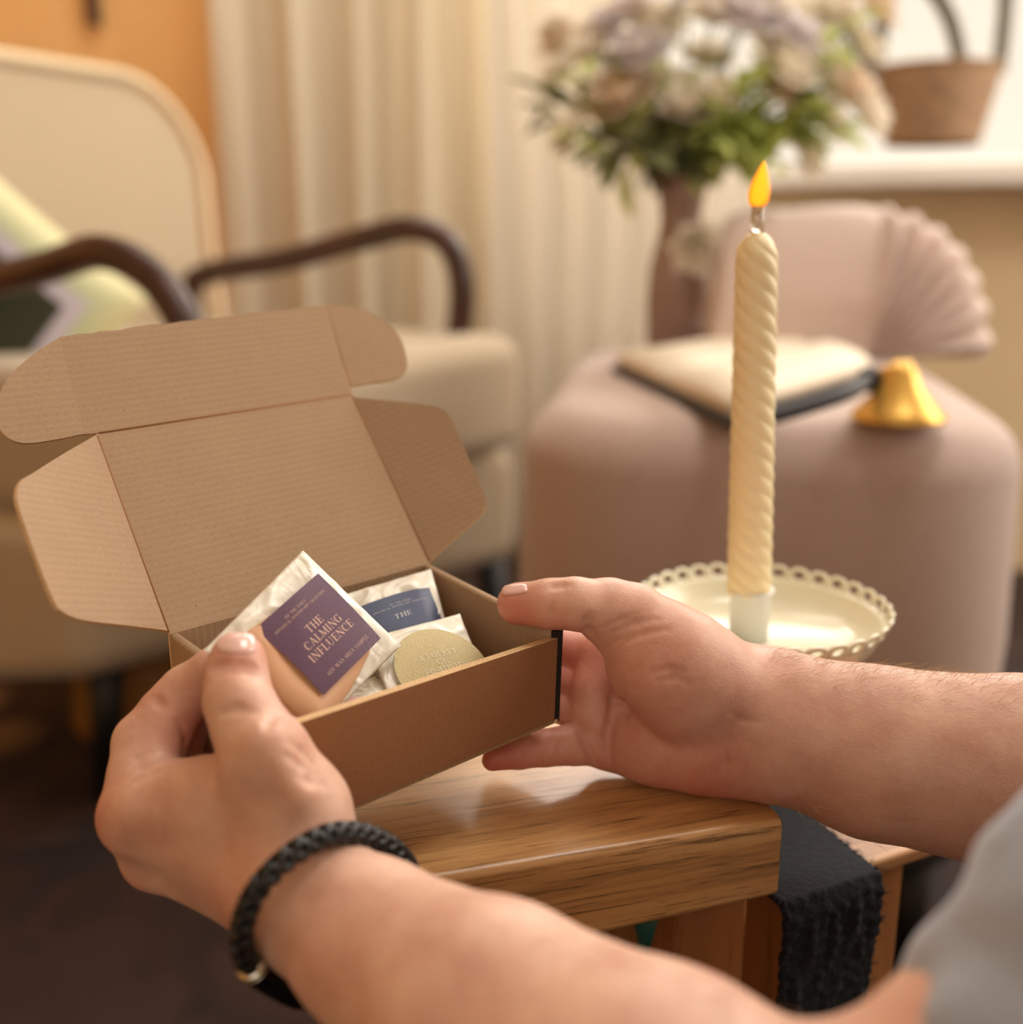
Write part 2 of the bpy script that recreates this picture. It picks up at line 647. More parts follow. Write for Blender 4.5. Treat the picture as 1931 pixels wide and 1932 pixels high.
n = len(outl)
mb.add([bk(w, z, .0) for w, z in outl] + [bk(w, z, -.11) for w, z in outl], [tuple(range(n)), tuple(range(2 * n - 1, n - 1, -1))] + [(i, i + n, (i + 1) % n + n, (i + 1) % n) for i in range(n)])
bo = mb.build('backrest', M['cream'], chair)
bevel(bo, .03, 5)
MB().tube([bk(w, z, .004) for w, z in outl], .009, 10, closed=True).build('piping', M['piping'], bo, True)
for nm, w in (('near', 0.0), ('far', CWID)):
    p0 = [(-.52, .62), (-.50, .70), (-.30, .735), (-.14, .772), (-.045, .788), (.02, .765), (.045, .70), (.035, .60), (.02, .50)]
    if nm == 'near':
        p0 = [(-.62, .62), (-.60, .685), (-.40, .708), (-.20, .745), (-.10, .765), (-.02, .735), (.028, .66), (.03, .57), (.02, .50)]
    pts = spline([ch(w, a, b) for a, b in p0], 7)
    MB().tube(pts, .021, 14).build('arm', M['dark_wood'], chair, True)
for (w, f_) in ((.04, -.20), (.62, .09), (.03, -.52), (.60, -.52)):
    MB().tube([ch(w, f_, .24), ch(w, f_ + (.02 if f_ > 0 else -.03), .0135)], [.026, .018], 14).build('leg', M['black'], chair, True)


# throw pillow with banded border, leaning on the backrest
def pillow(name, c, ax, ay, half, thick, mat, parent=None, n=28, power=4):
    ax, ay = Vector(ax).normalized(), Vector(ay).normalized()
    nn = ax.cross(ay).normalized()
    mb = MB()
    uv = []
    for sgn in (1, -1):
        def f(u, v, sgn=sgn):
            s, q = 2 * u - 1, 2 * v - 1
            pin = 1 - .06 * (1 - abs(s) ** 2) * abs(q) ** 6 - .0
            pin2 = 1 - .06 * (1 - abs(q) ** 2) * abs(s) ** 6
            h = thick * ((1 - abs(s) ** power) * (1 - abs(q) ** power)) ** .6
            return Vector(c) + ax * s * half[0] * pin2 + ay * q * half[1] * pin + nn * sgn * h
        m2 = MB().grid(f, n, n)
        if sgn < 0:
            m2.f = [tuple(reversed(x)) for x in m2.f]
        mb.add(m2.v, m2.f, m2.uv)
    o = mb.build(name, mat, parent, True)
    w = o.modifiers.new('weld', 'WELD')
    w.merge_threshold = .0005
    return o


t = NT('banded_cushion_cloth')
uvn = t.coord('UV')
sep = t.n('ShaderNodeSeparateXYZ')
t.l(uvn, sep.inputs[0])


def absd(o):
    a = t.n('ShaderNodeMath', operation='SUBTRACT')
    t.l(o, a.inputs[0])
    a.inputs[1].default_value = .5
    b = t.n('ShaderNodeMath', operation='ABSOLUTE')
    t.l(a.outputs[0], b.inputs[0])
    return b.outputs[0]


mx = t.n('ShaderNodeMath', operation='MAXIMUM')
t.l(absd(sep.outputs[0]), mx.inputs[0])
t.l(absd(sep.outputs[1]), mx.inputs[1])
rp_ = t.ramp(mx.outputs[0], [(.30, lin((58, 62, 44))), (.31, lin((206, 200, 216))), (.355, lin((206, 200, 216))), (.375, lin((196, 206, 170))), (.47, lin((218, 214, 170)))])
t.col(rp_)
t.set(Roughness=.9)
cc = P(-95, 590, 1.52)
pl = pillow('throw_pillow', cc, (.62, .12, -.62), (.55, .10, .70), (.20, .20), .065, t.m)
tag(pl, 'dark olive cushion with a lilac line and pale green border in the armchair', 'cushion')

ab = MB().lathe([(.0, 0.0), (.10, 0.0), (.125, .03), (.115, .17), (.10, .18), (0, .18)], (P(285, 1240, 1.72).x, P(285, 1240, 1.72).y, .0125), 32).build('floor_basket', M['amber'], None, True)
ab.data.transform(Matrix.Diagonal((1, 1, 1, 1)))
tag(ab, 'low amber brown pot on the floor behind the armchair leg', 'pot')

# ------------------------------------------------------------------ ottoman
OT = thing('ottoman', (.24, 1.22, .012), 'mauve velvet ottoman with rounded corners on short black legs', 'ottoman')
ang = math.radians(-9)
OX, OY = Vector((math.cos(ang), math.sin(ang), 0)), Vector((-math.sin(ang), math.cos(ang), 0))
OO = Vector((-.005, 1.0, 0))


def ot(x, y, z):
    return OO + OX * x + OY * y + Vector((0, 0, z))


def supers(x0, x1, y0, y1, r, n=10):
    out = []
    for (cx_, cy_, a0) in ((x1 - r, y0 + r, -90), (x1 - r, y1 - r, 0), (x0 + r, y1 - r, 90), (x0 + r, y0 + r, 180)):
        for k in range(n + 1):
            a = math.radians(a0 + 90 * k / n)
            out.append((cx_ + r * math.cos(a), cy_ + r * math.sin(a)))
    return out


def softblock(name, x0, x1, y0, y1, z0, z1, r, re, mat, parent, bulge=.006):
    mb = MB()
    prof = [(re, z0)]
    for k in range(1, 6):
        a = math.pi / 2 * k / 5
        prof.append((re * .5 * (1 - math.sin(a)), z0 + re * .5 * (1 - math.cos(a))))
    prof.append((-bulge, (z0 + z1) / 2))
    for k in range(0, 9):
        a = math.pi / 2 * k / 8
        prof.append((re * (1 - math.cos(a)), z1 - re + re * math.sin(a)))
    prof.append((re * 1.6, z1 + .003))
    vs, fs = [], []
    m = None
    for (ins, z) in prof:
        o = supers(x0 + ins, x1 - ins, y0 + ins, y1 - ins, max(.01, r - ins))
        m = len(o)
        vs += [ot(a, b, z) for a, b in o]
    for i in range(len(prof) - 1):
        for k in range(m):
            l = (k + 1) % m
            fs.append((i * m + k, i * m + l, (i + 1) * m + l, (i + 1) * m + k))
    fs.append(tuple(range(m - 1, -1, -1)))
    fs.append(tuple((len(prof) - 1) * m + k for k in range(m)))
    mb.add(vs, fs)
    return mb.build(name, mat, parent, True)


softblock('cushion_body', 0, .49, 0, .66, .185, .622, .13, .055, M['mauve'], OT)
softblock('base_board', .012, .478, .012, .648, .165, .19, .12, .01, M['black'], OT, 0)
for (x, y) in ((.07, .07), (.42, .07), (.07, .59), (.42, .59)):
    MB().tube([ot(x, y, .17), ot(x, y, .0125)], [.022, .016], 14).build('leg', M['black'], OT, True)
ZT = .626

# pleated shell cushion standing on the ottoman
D0 = 1.44
shell = MB()
o0 = P(1590, 690, D0)
bz = ZT + .004


def shellpt(px, py):
    return P(px, py, D0)


# outline: plain panel at the left, fan of pleats at the right around a lower hinge
hc = P(1625, 668, D0)
outer = spline([P(1335, 668, D0), P(1345, 520, D0), P(1375, 405, D0), P(1500, 388, D0), P(1630, 384, D0), P(1730, 405, D0), P(1810, 465, D0), P(1855, 560, D0), P(1872, 668, D0)], 16)
nrad = 16
vs, fs, = [], []
m = len(outer)
for side in (1, -1):
    for j in range(nrad + 1):
        t_ = j / nrad
        for i, q in enumerate(outer):
            c_ = hc if i > m * .45 else hc.lerp(Vector((q.x, hc.y, hc.z)), min(1, (m * .45 - i) / (m * .25)))
            p = c_.lerp(q, t_)
            fan = max(0, min(1, (i - m * .50) / (m * .06)))
            ang_ = i / m * 2 * math.pi * 15
            edge_ = (1 - t_ ** 6) ** .5
            endp = math.sin(math.pi * min(1, max(0, i / (m - 1)))) ** .3
            h = .05 * edge_ * endp * (0.55 + .45 * min(1, 2.5 * t_)) + fan * (.026 * math.sin(ang_) * t_ * edge_)
            rr_ = 1 + fan * .025 * math.sin(ang_) * t_
            p = c_ + (p - c_) * rr_
            vs.append(p + Vector((0, -h if side > 0 else h, 0)))
for sd in range(2):
    b = sd * (nrad + 1) * m
    for j in range(nrad):
        for i in range(m - 1):
            q = (b + j * m + i, b + j * m + i + 1, b + (j + 1) * m + i + 1, b + (j + 1) * m + i)
            fs.append(q if sd else tuple(reversed(q)))
shell.add(vs, fs)
sh = shell.build('shell_cushion', M['mauve_pale'], None, True)
wl_ = sh.modifiers.new('weld', 'WELD')
wl_.merge_threshold = .001
zmin = min(v.co.z for v in sh.data.vertices)
for vv in sh.data.vertices:
    vv.co.z += (ZT + .001 - zmin)
tag(sh, 'pale mauve velvet cushion with fanned pleats standing on the ottoman', 'cushion')

# open book
bk_ = thing('open_book', onz(1420, 720, ZT), 'open book with blank cream pages and black cover lying on the ottoman', 'book')
zb_ = ZT + .001
A_, B_, C_, D_ = onz(1378, 800, zb_), onz(1640, 715, zb_), onz(1480, 640, zb_), onz(1165, 700, zb_)


def bkq(u, v, z):
    return A_.lerp(B_, u).lerp(D_.lerp(C_, u), v) + Vector((0, 0, z))


MB().hexa([bkq(-.02, -.02, 0), bkq(1.02, -.02, 0), bkq(1.02, 1.02, 0), bkq(-.02, 1.02, 0)], [bkq(-.02, -.02, .006), bkq(1.02, -.02, .006), bkq(1.02, 1.02, .006), bkq(-.02, 1.02, .006)]).build('cover', M['book_cover'], bk_)
for (v0, v1) in ((0, .49), (.51, 1)):
    mb = MB()
    top = lambda u, v: bkq(u, v0 + (v1 - v0) * v, .008 + .019 * (math.sin(math.pi * (v if v0 > 0 else 1 - v)) ** .5 * .35 + .65))
    mb.grid(top, 4, 14)
    k = len(mb.v)
    mb.v = mb.v + [Vector((p.x, p.y, zb_ + .0065)) for p in mb.v]
    nu = 5
    ring = list(range(nu)) + [nu * j + nu - 1 for j in range(1, 15)] + [nu * 14 + i for i in range(nu - 2, -1, -1)] + [nu * j for j in range(13, 0, -1)]
    for a, b in zip(ring, ring[1:] + ring[:1]):
        mb.f.append((b, a, a + k, b + k))
    mb.f.append(tuple(x + k for x in reversed(ring)))
    mb.uv = [(0, 0)] * len(mb.v)
    mb.build('page_block', M['paper'], bk_, True)

# candle snuffer: long black handle, brass bell
sn_h = onz(1640, 716, ZT + .035)
sn = thing('candle_snuffer', onz(1690, 800, ZT), 'brass candle snuffer bell with a long black handle lying by the open book', 'candle snuffer')
MB().tube(spline([onz(1382, 805, ZT + .012), onz(1500, 775, ZT + .022), onz(1600, 742, ZT + .032), sn_h + Vector((0, 0, 0))], 6), .0065, 12).build('handle', M['book_cover'], sn, True)
MB().ell(sn_h, (.012, .012, .012)).build('knob', M['book_cover'], sn, True)
bc = onz(1695, 790, ZT + .001)
axis_top = P(1683, 706, (bc - CAM0).length * 1.0)
prof = [(.0, .052), (.007, .052), (.012, .045), (.020, .028), (.036, .010), (.042, .003), (.042, .0), (.038, .0), (.018, .022), (0.0, .040)]
MB().lathe(prof, bc, 40).build('bell', M['brass'], sn, True)
MB().tube([sn_h, bc + Vector((-.002, 0, .05))], .004, 10).build('hinge_link', M['brass'], sn, True)

# ------------------------------------------------------------------ vase with flowers
vb = Vector((P(1277, 600, 1.52).x, P(1277, 600, 1.52).y, ZT))
vase = thing('vase', vb, 'mauve ribbed glass vase holding flowers, behind the open book', 'vase')
rib = lambda r, z, a: r * (1 + .035 * abs(math.sin(a * 9)))
prof = [(0, 0), (.036, 0), (.040, .01), (.041, .06), (.039, .11), (.030, .150), (.026, .175), (.030, .205), (.037, .235), (.034, .234), (.026, .20), (.022, .175), (.03, .14), (.03, .02), (0, .015)]
MB().lathe(prof, vb, 72, rib).build('body', M['vase'], vase, True)


def petals_bm(mb, c, R, n, up, tilt0, rng):
    up = up.normalized()
    a = up.orthogonal().normalized()
    b = up.cross(a)
    for ring in range(3):
        for k in range(n):
            th = 2 * math.pi * (k + .5 * ring) / n + rng.uniform(-.15, .15)
            d = a * math.cos(th) + b * math.sin(th)
            e = up.cross(d)
            op = (.95, .6, .25)[ring]
            L = R * (1.0, .85, .6)[ring]

            def f(u, v, d=d, e=e, op=op, L=L):
                w = math.sin(math.pi * min(1, (.12 + .88 * v)) ** .8) * .45 * L
                cup = .5 * (2 * u - 1) ** 2 * w
                dist = L * v
                return Vector(c) + d * (dist * math.sin(op * 1.45) * (1 - .1 * v)) + up * (dist * math.cos(op * 1.45) + cup + .2 * L * v * v) + e * (2 * u - 1) * w
            mb.grid(f, 4, 5)


def leaf_bm(mb, p, d, L, wd_, rng):
    d = d.normalized()
    sd = d.cross(Vector((rng.uniform(-.4, .4), rng.uniform(-.4, .4), 1))).normalized()
    nn = sd.cross(d)

    def f(u, v):
        w = wd_ * math.sin(math.pi * (v * .96 + .02)) ** .8
        return p + d * L * v + sd * (2 * u - 1) * w + nn * (abs(2 * u - 1) * w * .35 - L * .25 * v * v)
    mb.grid(f, 2, 7)


fl_rng = random.Random(7)
neck = vb + Vector((0, 0, .215))
FD_ = 1.50
blooms = [
    # px, py, radius m, material, kind
    (1235, 245, .036, 'petal_b'), (1185, 205, .030, 'petal_b'), (1268, 275, .030, 'petal_b'), (1210, 130, .030, 'petal_l'), (1130, 215, .022, 'petal'),
    (1395, 60, .034, 'petal_l'), (1500, 60, .030, 'petal'), (1470, 130, .028, 'petal'), (1545, 140, .026, 'petal'), (1590, 190, .026, 'petal_b'),
    (1330, 130, .024, 'petal'), (1250, 60, .026, 'petal'), (1120, 110, .022, 'petal'), (1560, 40, .026, 'petal'), (1455, 185, .024, 'petal_b'),
    (1540, 235, .026, 'petal'), (1625, 225, .020, 'petal'), (1480, 265, .022, 'petal'), (1395, 320, .020, 'petal'), (1060, 60, .020, 'petal'),
    (1300, 30, .022, 'petal_l'), (1080, 260, .016, 'petal'), (1430, 10, .024, 'petal'), (1312, 455, .022, 'petal'), (1160, 60, .022, 'petal_l'),
    (1620, 100, .020, 'petal'), (1510, 310, .018, 'petal'), (1350, 190, .018, 'petal'), (1640, 30, .022, 'petal_b'), (1370, -30, .026, 'petal')]
for _k in range(22):
    _a, _r = fl_rng.uniform(0, 2 * math.pi), fl_rng.uniform(.35, 1.0)
    blooms.append((1335 + 290 * _r * math.cos(_a), 120 + 165 * _r * math.sin(_a), fl_rng.uniform(.018, .027), fl_rng.choice(['petal', 'petal', 'petal_b', 'petal_l'])))
kind_txt = {'petal': 'white', 'petal_b': 'blush cream', 'petal_l': 'lilac white'}
bandtxt = lambda px, py: ('at the upper left' if px < 1250 and py < 150 else 'at the lower left' if px < 1290 else 'at the upper right' if py < 150 and px > 1450 else 'at the top centre' if py < 150 else 'low at the right' if px > 1450 else 'at the centre')
for i, (px, py, R, mk) in enumerate(blooms):
    d_ = FD_ + fl_rng.uniform(-.10, .12)
    c = P(px, py, d_)
    th = thing('flower', neck, '%s blossom %s of the bouquet in the mauve vase' % (kind_txt[mk], bandtxt(px, py)), 'flower', '%s blossoms %s of the bouquet' % (kind_txt[mk], bandtxt(px, py)))
    up = (c - neck).normalized() + Vector((0, -.55, .2))
    mb = MB()
    petals_bm(mb, c, R * 2.3, 7, up, 0, fl_rng)
    mb.build('petals', M[mk], th, True)
    st = spline([neck + Vector((fl_rng.uniform(-.015, .015), fl_rng.uniform(-.015, .015), -.05)), neck + Vector((0, 0, .03)), neck.lerp(c, .6) + Vector((0, 0, .02)), c], 5)
    MB().tube(st, .0014, 6).build('stem', M['leaf_dark'], th, True)
    MB().ell(c + up.normalized() * .006, (.007, .007, .007), None, 8, 6).build('flower_centre', M['leaf'], th, True)
    if i % 3 == 0:
        mb = MB()
        for q in (.5, .7, .85):
            leaf_bm(mb, neck.lerp(c, q), Vector((fl_rng.uniform(-1, 1), fl_rng.uniform(-1, 0), fl_rng.uniform(-.3, .6))), .07, .016, fl_rng)
        mb.build('leaves', M['leaf'], th, True)
sprigs = [(1035, 185, 'd'), (1060, 230, 'd'), (1110, 140, 'g'), (1110, 190, 'g'), (1140, 280, 'd'), (1180, 180, 'g'), (1290, 175, 'g'), (1320, 200, 'g'), (1350, 220, 'g'), (1400, 150, 'g'), (1410, 225, 'g'),
          (1440, 260, 'g'), (1370, 270, 'g'), (1300, 250, 'd'), (1340, 300, 'd'), (1500, 240, 'g'), (1530, 200, 'g'), (1580, 250, 'g'), (1590, 60, 'g'), (1610, 130, 'g'), (1180, 275, 'd'), (1240, 300, 'd'), (1290, 310, 'd'), (1450, 320, 'g'), (1380, 205, 'g'), (1330, 240, 'g')]
for i, (px, py, k) in enumerate(sprigs):
    c = P(px, py, FD_ + fl_rng.uniform(-.10, .05))
    th = thing('foliage_sprig', neck, '%s leaf sprig %s of the bouquet in the mauve vase' % ('dark green' if k == 'd' else 'yellow green', bandtxt(px, py)), 'foliage', '%s sprigs %s of the bouquet' % ('dark green' if k == 'd' else 'yellow green', bandtxt(px, py)))
    mb = MB()
    mid = neck.lerp(c, .6) + Vector((0, 0, .015))
    st = spline([neck + Vector((0, 0, -.04)), neck + Vector((0, 0, .03)), mid, c], 5)
    mb = MB()
    for q in range(11):
        j = int(len(st) * (.42 + .055 * q))
        j = min(j, len(st) - 1)
        leaf_bm(mb, st[j], Vector((fl_rng.uniform(-1, 1), fl_rng.uniform(-1, .4), fl_rng.uniform(-.5, .9))), fl_rng.uniform(.04, .07), fl_rng.uniform(.012, .020), fl_rng)
    mb.build('leaves', M['leaf_dark'] if k == 'd' else M['leaf'], th, True)
    MB().tube(st, .0014, 6).build('stem', M['leaf_dark'], th, True)

# ------------------------------------------------------------------ basket on the sill
bb = onz(1757, 275, .9235)
bas = thing('basket', bb, 'small brown wicker basket with two hoop handles on the window sill', 'basket')
bl, bt = P(1668, 275, 0), 0
dB = (bb - CAM0).dot(ray(965.5, 966).normalized())
s_ = dB / FPX
prof = [(0, 0), (82 * s_, 0), (84 * s_, .004)]
for k in range(1, 13):
    prof.append(((84 + 28 * k / 12) * s_ + .0012 * (k % 2), .004 + .118 * k / 12))
prof += [(116 * s_, .124), (110 * s_, .127), (106 * s_, .118), (78 * s_, .008), (0, .006)]
weave = lambda r, z, a: r * (1 + .010 * math.sin(a * 40 + (0 if int(z * 100) % 2 else math.pi)))
MB().lathe(prof, bb, 96, weave).build('bowl', M['wicker'], bas, True)
for hp in ([(.005, -.085, .118), (-.02, -.08, .19), (-.065, -.06, .25), (-.13, -.03, .275), (-.165, 0, .21), (-.10, .01, .118)],
           [(.102, 0, .115), (.098, 0, .25), (.06, 0, .34), (-.02, .01, .36), (-.08, .03, .26), (-.09, .045, .118)]):
    pts = spline([bb + Vector(q) for q in hp], 8)
    MB().tube(pts, .013, 10).build('handle', M['handle'], bas, True)

# ================================================================== BENCH
ZB = .555
e1, e2 = onz(780, 1662, ZB), onz(1480, 1545, ZB)
bd = (e2 - e1).normalized()
bn = Vector((-bd.y, bd.x, 0))
BANG = math.atan2(bd.y, bd.x)
M['bench_wood'] = mat_wood('honey_oiled_wood', BANG, (150, 106, 64), (208, 160, 104), (232, 192, 138), .28, 1.0, .35)
M['leg_wood'] = mat_wood('oiled_wood_upright', 'Z', (120, 74, 40), (166, 108, 60), (196, 138, 84), .5, 1.0, .1)
sR = (e2 - e1).length
el = onz(492, 1712, ZB)
sL = (el - e1).dot(bd)
bench = thing('bench', e1 + Vector((.06, .05, -ZB + .012)), 'small solid honey-coloured wooden bench under the cardboard box, thick top and square legs', 'bench')


def bpt(s, n, z):
    return e1 + bd * s + bn * n + Vector((0, 0, z - ZB))


mb = MB()
NS, rows = 40, []
depth_ = .165
thL, thR = .047, .0392
for i in range(NS + 1):
    s = sL + (sR - sL) * i / NS
    th_ = thL + (thR - thL) * i / NS
    wob = 0
    r_ = .004
    sec = [(0 + r_, 0), (depth_ - r_, 0), (depth_, -r_), (depth_, -th_ + r_), (depth_ - r_, -th_), (r_, -th_), (0, -th_ + r_), (0 + wob, -r_), (.0012 + wob, -.0012)]
    end = 0
    if i == 0:
        sec = [(a * .97 + .0025, b * .86 - .003) for a, b in sec]
    rows.append([bpt(s, a, ZB + b) for a, b in sec])
k = len(rows[0])
vs = [p for r in rows for p in r]
fs = [(i * k + j, (i + 1) * k + j, (i + 1) * k + (j + 1) % k, i * k + (j + 1) % k) for i in range(NS) for j in range(k)]
fs += [tuple(range(k)), tuple(NS * k + j for j in reversed(range(k)))]
mb.add(vs, [tuple(reversed(f)) for f in fs])
bt_ = mb.build('bench_top', M['bench_wood'], bench)
bevel(bt_, .0012, 2, 25)
LG = MB().hexa
for (s, n_) in ((sR - .043, .014), (sL + .03, .03), (sR - .043, .115), (sL + .03, .115)):
    w_ = .037
    q = [bpt(s, n_, 0), bpt(s + w_, n_, 0), bpt(s + w_, n_ + w_, 0), bpt(s, n_ + w_, 0)]
    zt_ = ZB - (thL + (thR - thL) * (s - sL) / (sR - sL)) + .001
    o = MB().hexa([Vector((p.x, p.y, .0125)) for p in q], [Vector((p.x, p.y, zt_)) for p in q]).build('leg', M['leg_wood'], bench)
    bevel(o, .003)

# ================================================================== SECOND STOOL + WOOL THROW
ZS = .50
c0 = onz(1618, 1638, ZS)
sd_ = (onz(1725, 1603, ZS) - c0).normalized()
sn_ = Vector((-sd_.y, sd_.x, 0))


def spt(s, n, z):
    return c0 + sd_ * s + sn_ * n + Vector((0, 0, z - ZS))


M['stool_wood'] = mat_wood('pale_oiled_wood', math.atan2(sd_.y, sd_.x), (150, 104, 66), (188, 138, 92), (210, 164, 116), .5, 1.0, .1)
st2 = thing('stool', spt(.02, .1, .012), 'lower wooden stool behind the bench, carrying the candle plate and a dark throw', 'stool')
o = MB().hexa([spt(-.045, 0, ZS - .008), spt(.13, 0, ZS - .008), spt(.13, .22, ZS - .008), spt(-.045, .22, ZS - .008)], [spt(-.045, 0, ZS), spt(.13, 0, ZS), spt(.13, .22, ZS), spt(-.045, .22, ZS)]).build('stool_top', M['stool_wood'], st2)
bevel(o, .002)
for (s, n_, spl) in ((.0, .004, .010), (-.024, .18, -.004), (.085, .18, .012), (-.030, .008, -.002)):
    w0_, w1_ = (.036, .028)
    b = [spt(s + spl, n_, .0125), spt(s + spl + w1_, n_, .0125), spt(s + spl + w1_, n_ + w1_, .0125), spt(s + spl, n_ + w1_, .0125)]
    t_ = [spt(s, n_, ZS - .008), spt(s + w0_, n_, ZS - .008), spt(s + w0_, n_ + w0_, ZS - .008), spt(s, n_ + w0_, ZS - .008)]
    o = MB().hexa(b, t_).build('leg', M['leg_wood'], st2)
    bevel(o, .002)
# throw folded over the stool's front edge
mb = MB()


def throwpt(u, v):
    # v: 0 back on the top -> 1 hanging bottom
    L0, L1 = .18, .36
    a = v * (L0 + L1)
    rad_ = .006
    if a < L0:
        n_, z = L0 - a - .008, ZS + .0035
    else:
        b = a - L0
        k = min(1, b / .012)
        n_, z = -.008 - .006 * math.sin(k * math.pi / 2), ZS + .0035 - max(0, b - .002)
    s0 = -.050 - .012 * v
    s1 = .004 + .09 * (L0 - a) if a < L0 else .004 - .006 * min(1, b * 12)
    s = s0 + (s1 - s0) * u
    w = (.0007 * math.sin(a * 900 + 2 * mnoise.noise(Vector((u * 4, a * 20, 1)))) + .0010 * math.sin(u * 7)) * (1 if a > L0 else 0) + .0030 * mnoise.noise(Vector((u * 9, v * 30, 2)))
    return spt(s, n_ - abs(w), z)


mb.grid(throwpt, 36, 300)
th_o = mb.build('wool_throw', M['jeans'], None, True)
so = th_o.modifiers.new('thick', 'SOLIDIFY')
so.thickness, so.offset = .003, 1
# fuzzy fibres along its side edges
rg_ = random.Random(3)
fz = MB()
for k in range(420):
    v = rg_.uniform(.12, .98)
    u = 0 if rg_.random() < .5 else 1
    p = throwpt(u, v)
    d = sd_ * (-1 if u == 0 else 1) * rg_.uniform(.001, .0045) + Vector((0, 0, rg_.uniform(-.003, .003))) + sn_ * rg_.uniform(-.003, .001)
    fz.tube([p - d * .3, p + d * .5 + Vector((0, 0, .0006)), p + d], [.00022, .00016, .00005], 4)
ff = fz.build('wool_fuzz', M['jeans'], th_o)
ff['kind'] = 'stuff'
tag(th_o, 'dark navy fuzzy wool throw draped over the lower stool beside the bench end', 'throw')

# teal pot on the floor below the bench
tp = P(1247, 1790, .515)
prof = [(0, .0), (.022, 0), (.034, .02), (.036, .10), (.026, .28), (.009, .42), (.011, .46), (.021, .494), (.019, .494), (.009, .45), (0, .44)]
tpo = MB().lathe(prof, (tp.x, tp.y, .0125), 40).build('teal_vase', M['teal'], None, True)
tag(tpo, 'dark teal glazed vase on the floor in the shadow beneath the bench', 'vase')

# ================================================================== SCALLOPED STAND + CANDLE
pc = P(1437, 1148, .592)
cs = thing('cake_stand', (pc.x, pc.y, ZS), 'cream metal plate with a pierced scalloped rim on a short foot, holding the twisted candle', 'cake stand')
zf = .5785
prof = [(0, ZS + .0075), (.036, ZS + .0075), (.036, ZS + .010), (.020, ZS + .016), (.010, ZS + .03), (.009, ZS + .05), (.014, ZS + .066), (.03, zf - .004), (.052, zf - .002), (.060, zf + .004), (.0645, zf + .013), (.0652, zf + .0145), (.0640, zf + .0150), (.0625, zf + .0125), (.0585, zf + .0055), (.051, zf + .0005), (0, zf)]
MB().lathe([(r, z - ZS) for r, z in prof], (pc.x, pc.y, ZS), 96).build('plate', M['ceramic'], cs, True)
mb = MB()
NSC = 34
r0, z0_, sl = .0646, zf + .0138, math.radians(24)
cw = 2 * math.pi / NSC
for q in range(NSC):
    vs, fs = [], []
    K = 20
    for k in range(K):
        a = 2 * math.pi * k / K
        hx, hy = .5 + .30 * math.cos(a), .0042 + .0024 * math.sin(a)
        # outer boundary: arc at the top, straight at the base
        ca, sa = math.cos(a), math.sin(a)
        if sa > -.25:
            x_ = .5 + .5 * ca
            y_ = .0042 + .0048 * max(0, sa) ** .8 if sa > 0 else .0042 + .010 * sa
            if sa <= 0:
                x_ = .5 + .5 * (1 if ca > 0 else -1)
        else:
            x_, y_ = .5 + .5 * max(-1, min(1, ca * 1.2)), .0002
        for (x, y) in ((hx, hy), (x_, y_)):
            th = (q + x) * cw
            r = r0 + y * math.sin(sl)
            vs.append(Vector((pc.x + r * math.cos(th), pc.y + r * math.sin(th), z0_ + y * math.cos(sl))))
    for k in range(K):
        l = (k + 1) % K
        fs.append((2 * k, 2 * k + 1, 2 * l + 1, 2 * l))
    mb.add(vs, fs)
rim = mb.build('scalloped_rim', M['ceramic'], cs, True)
sm = rim.modifiers.new('thick', 'SOLIDIFY')
sm.thickness, sm.offset = .0016, 0

cb = P(1412, 1197, .597)
cb = Vector((cb.x, cb.y, zf + .0004))
ct = Vector((cb.x - .0075, cb.y, .795))
cand = thing('candle', cb, 'tall ivory twisted candle with an amber flame, standing on the scalloped plate', 'candle')
ax_ = (ct - cb).normalized()
zc0 = .0262
Lc = (ct - cb).length


def axpt(h, r, a):
    p = cb + ax_ * h
    return p + Vector((r * math.cos(a), r * math.sin(a), 0))


M['wax'] = simple('ivory_wax', (244, 230, 190), .45, .03, 40)
M['wax'].node_tree.nodes['Principled BSDF'].inputs['Subsurface Weight'].default_value = .5
M['wax'].node_tree.nodes['Principled BSDF'].inputs['Subsurface Radius'].default_value = (.006, .004, .002)
vs, fs = [], []
NH, NA = 260, 72
for i in range(NH + 1):
    h = zc0 + (Lc - zc0) * i / NH
    rel = (Lc - h)
    R = .0119 - .0014 * (i / NH)
    dome = min(1, max(0, rel / .017))
    R *= (1 - (1 - dome) ** 2.6) ** .5 if dome < 1 else 1
    seam = 1 - .03 * math.exp(-((h - (Lc - .072)) / .0005) ** 2)
    for k in range(NA):
        a = 2 * math.pi * k / NA
        lob = abs(math.sin(2.5 * (a + h * 2 * math.pi / .047)))
        r = R * (.925 + .09 * lob ** .75 * min(1, rel / .012 + .15)) * seam
        vs.append(axpt(h, max(r, .0001), a))
for i in range(NH):
    for k in range(NA):
        l = (k + 1) % NA
        fs.append((i * NA + k, i * NA + l, (i + 1) * NA + l, (i + 1) * NA + k))
fs.append(tuple(range(NA - 1, -1, -1)))
fs.append(tuple(NH * NA + k for k in range(NA)))
mesh_obj('twisted_wax', vs, fs, M['wax'], cand, True)
MB().lathe([(0, 0), (.0108, 0), (.0108, .024), (.0122, .0268), (.0126, .0285), (.0116, .0285), (.0104, .026), (0, .026)], cb, 48).build('cup', M['white_plastic'], cand, True)
wk = NT('clear_wick_tube')
wk.set(Roughness=.15)
wk.col(lin((226, 214, 200)))
wk.b.inputs['Transmission Weight'].default_value = .6
MB().tube([axpt(Lc - .004, 0, 0), axpt(Lc + .0125, 0, 0)], [.0036, .0030], 20).build('wick', wk.m, cand, True)
fb = axpt(Lc + .0115, 0, 0)
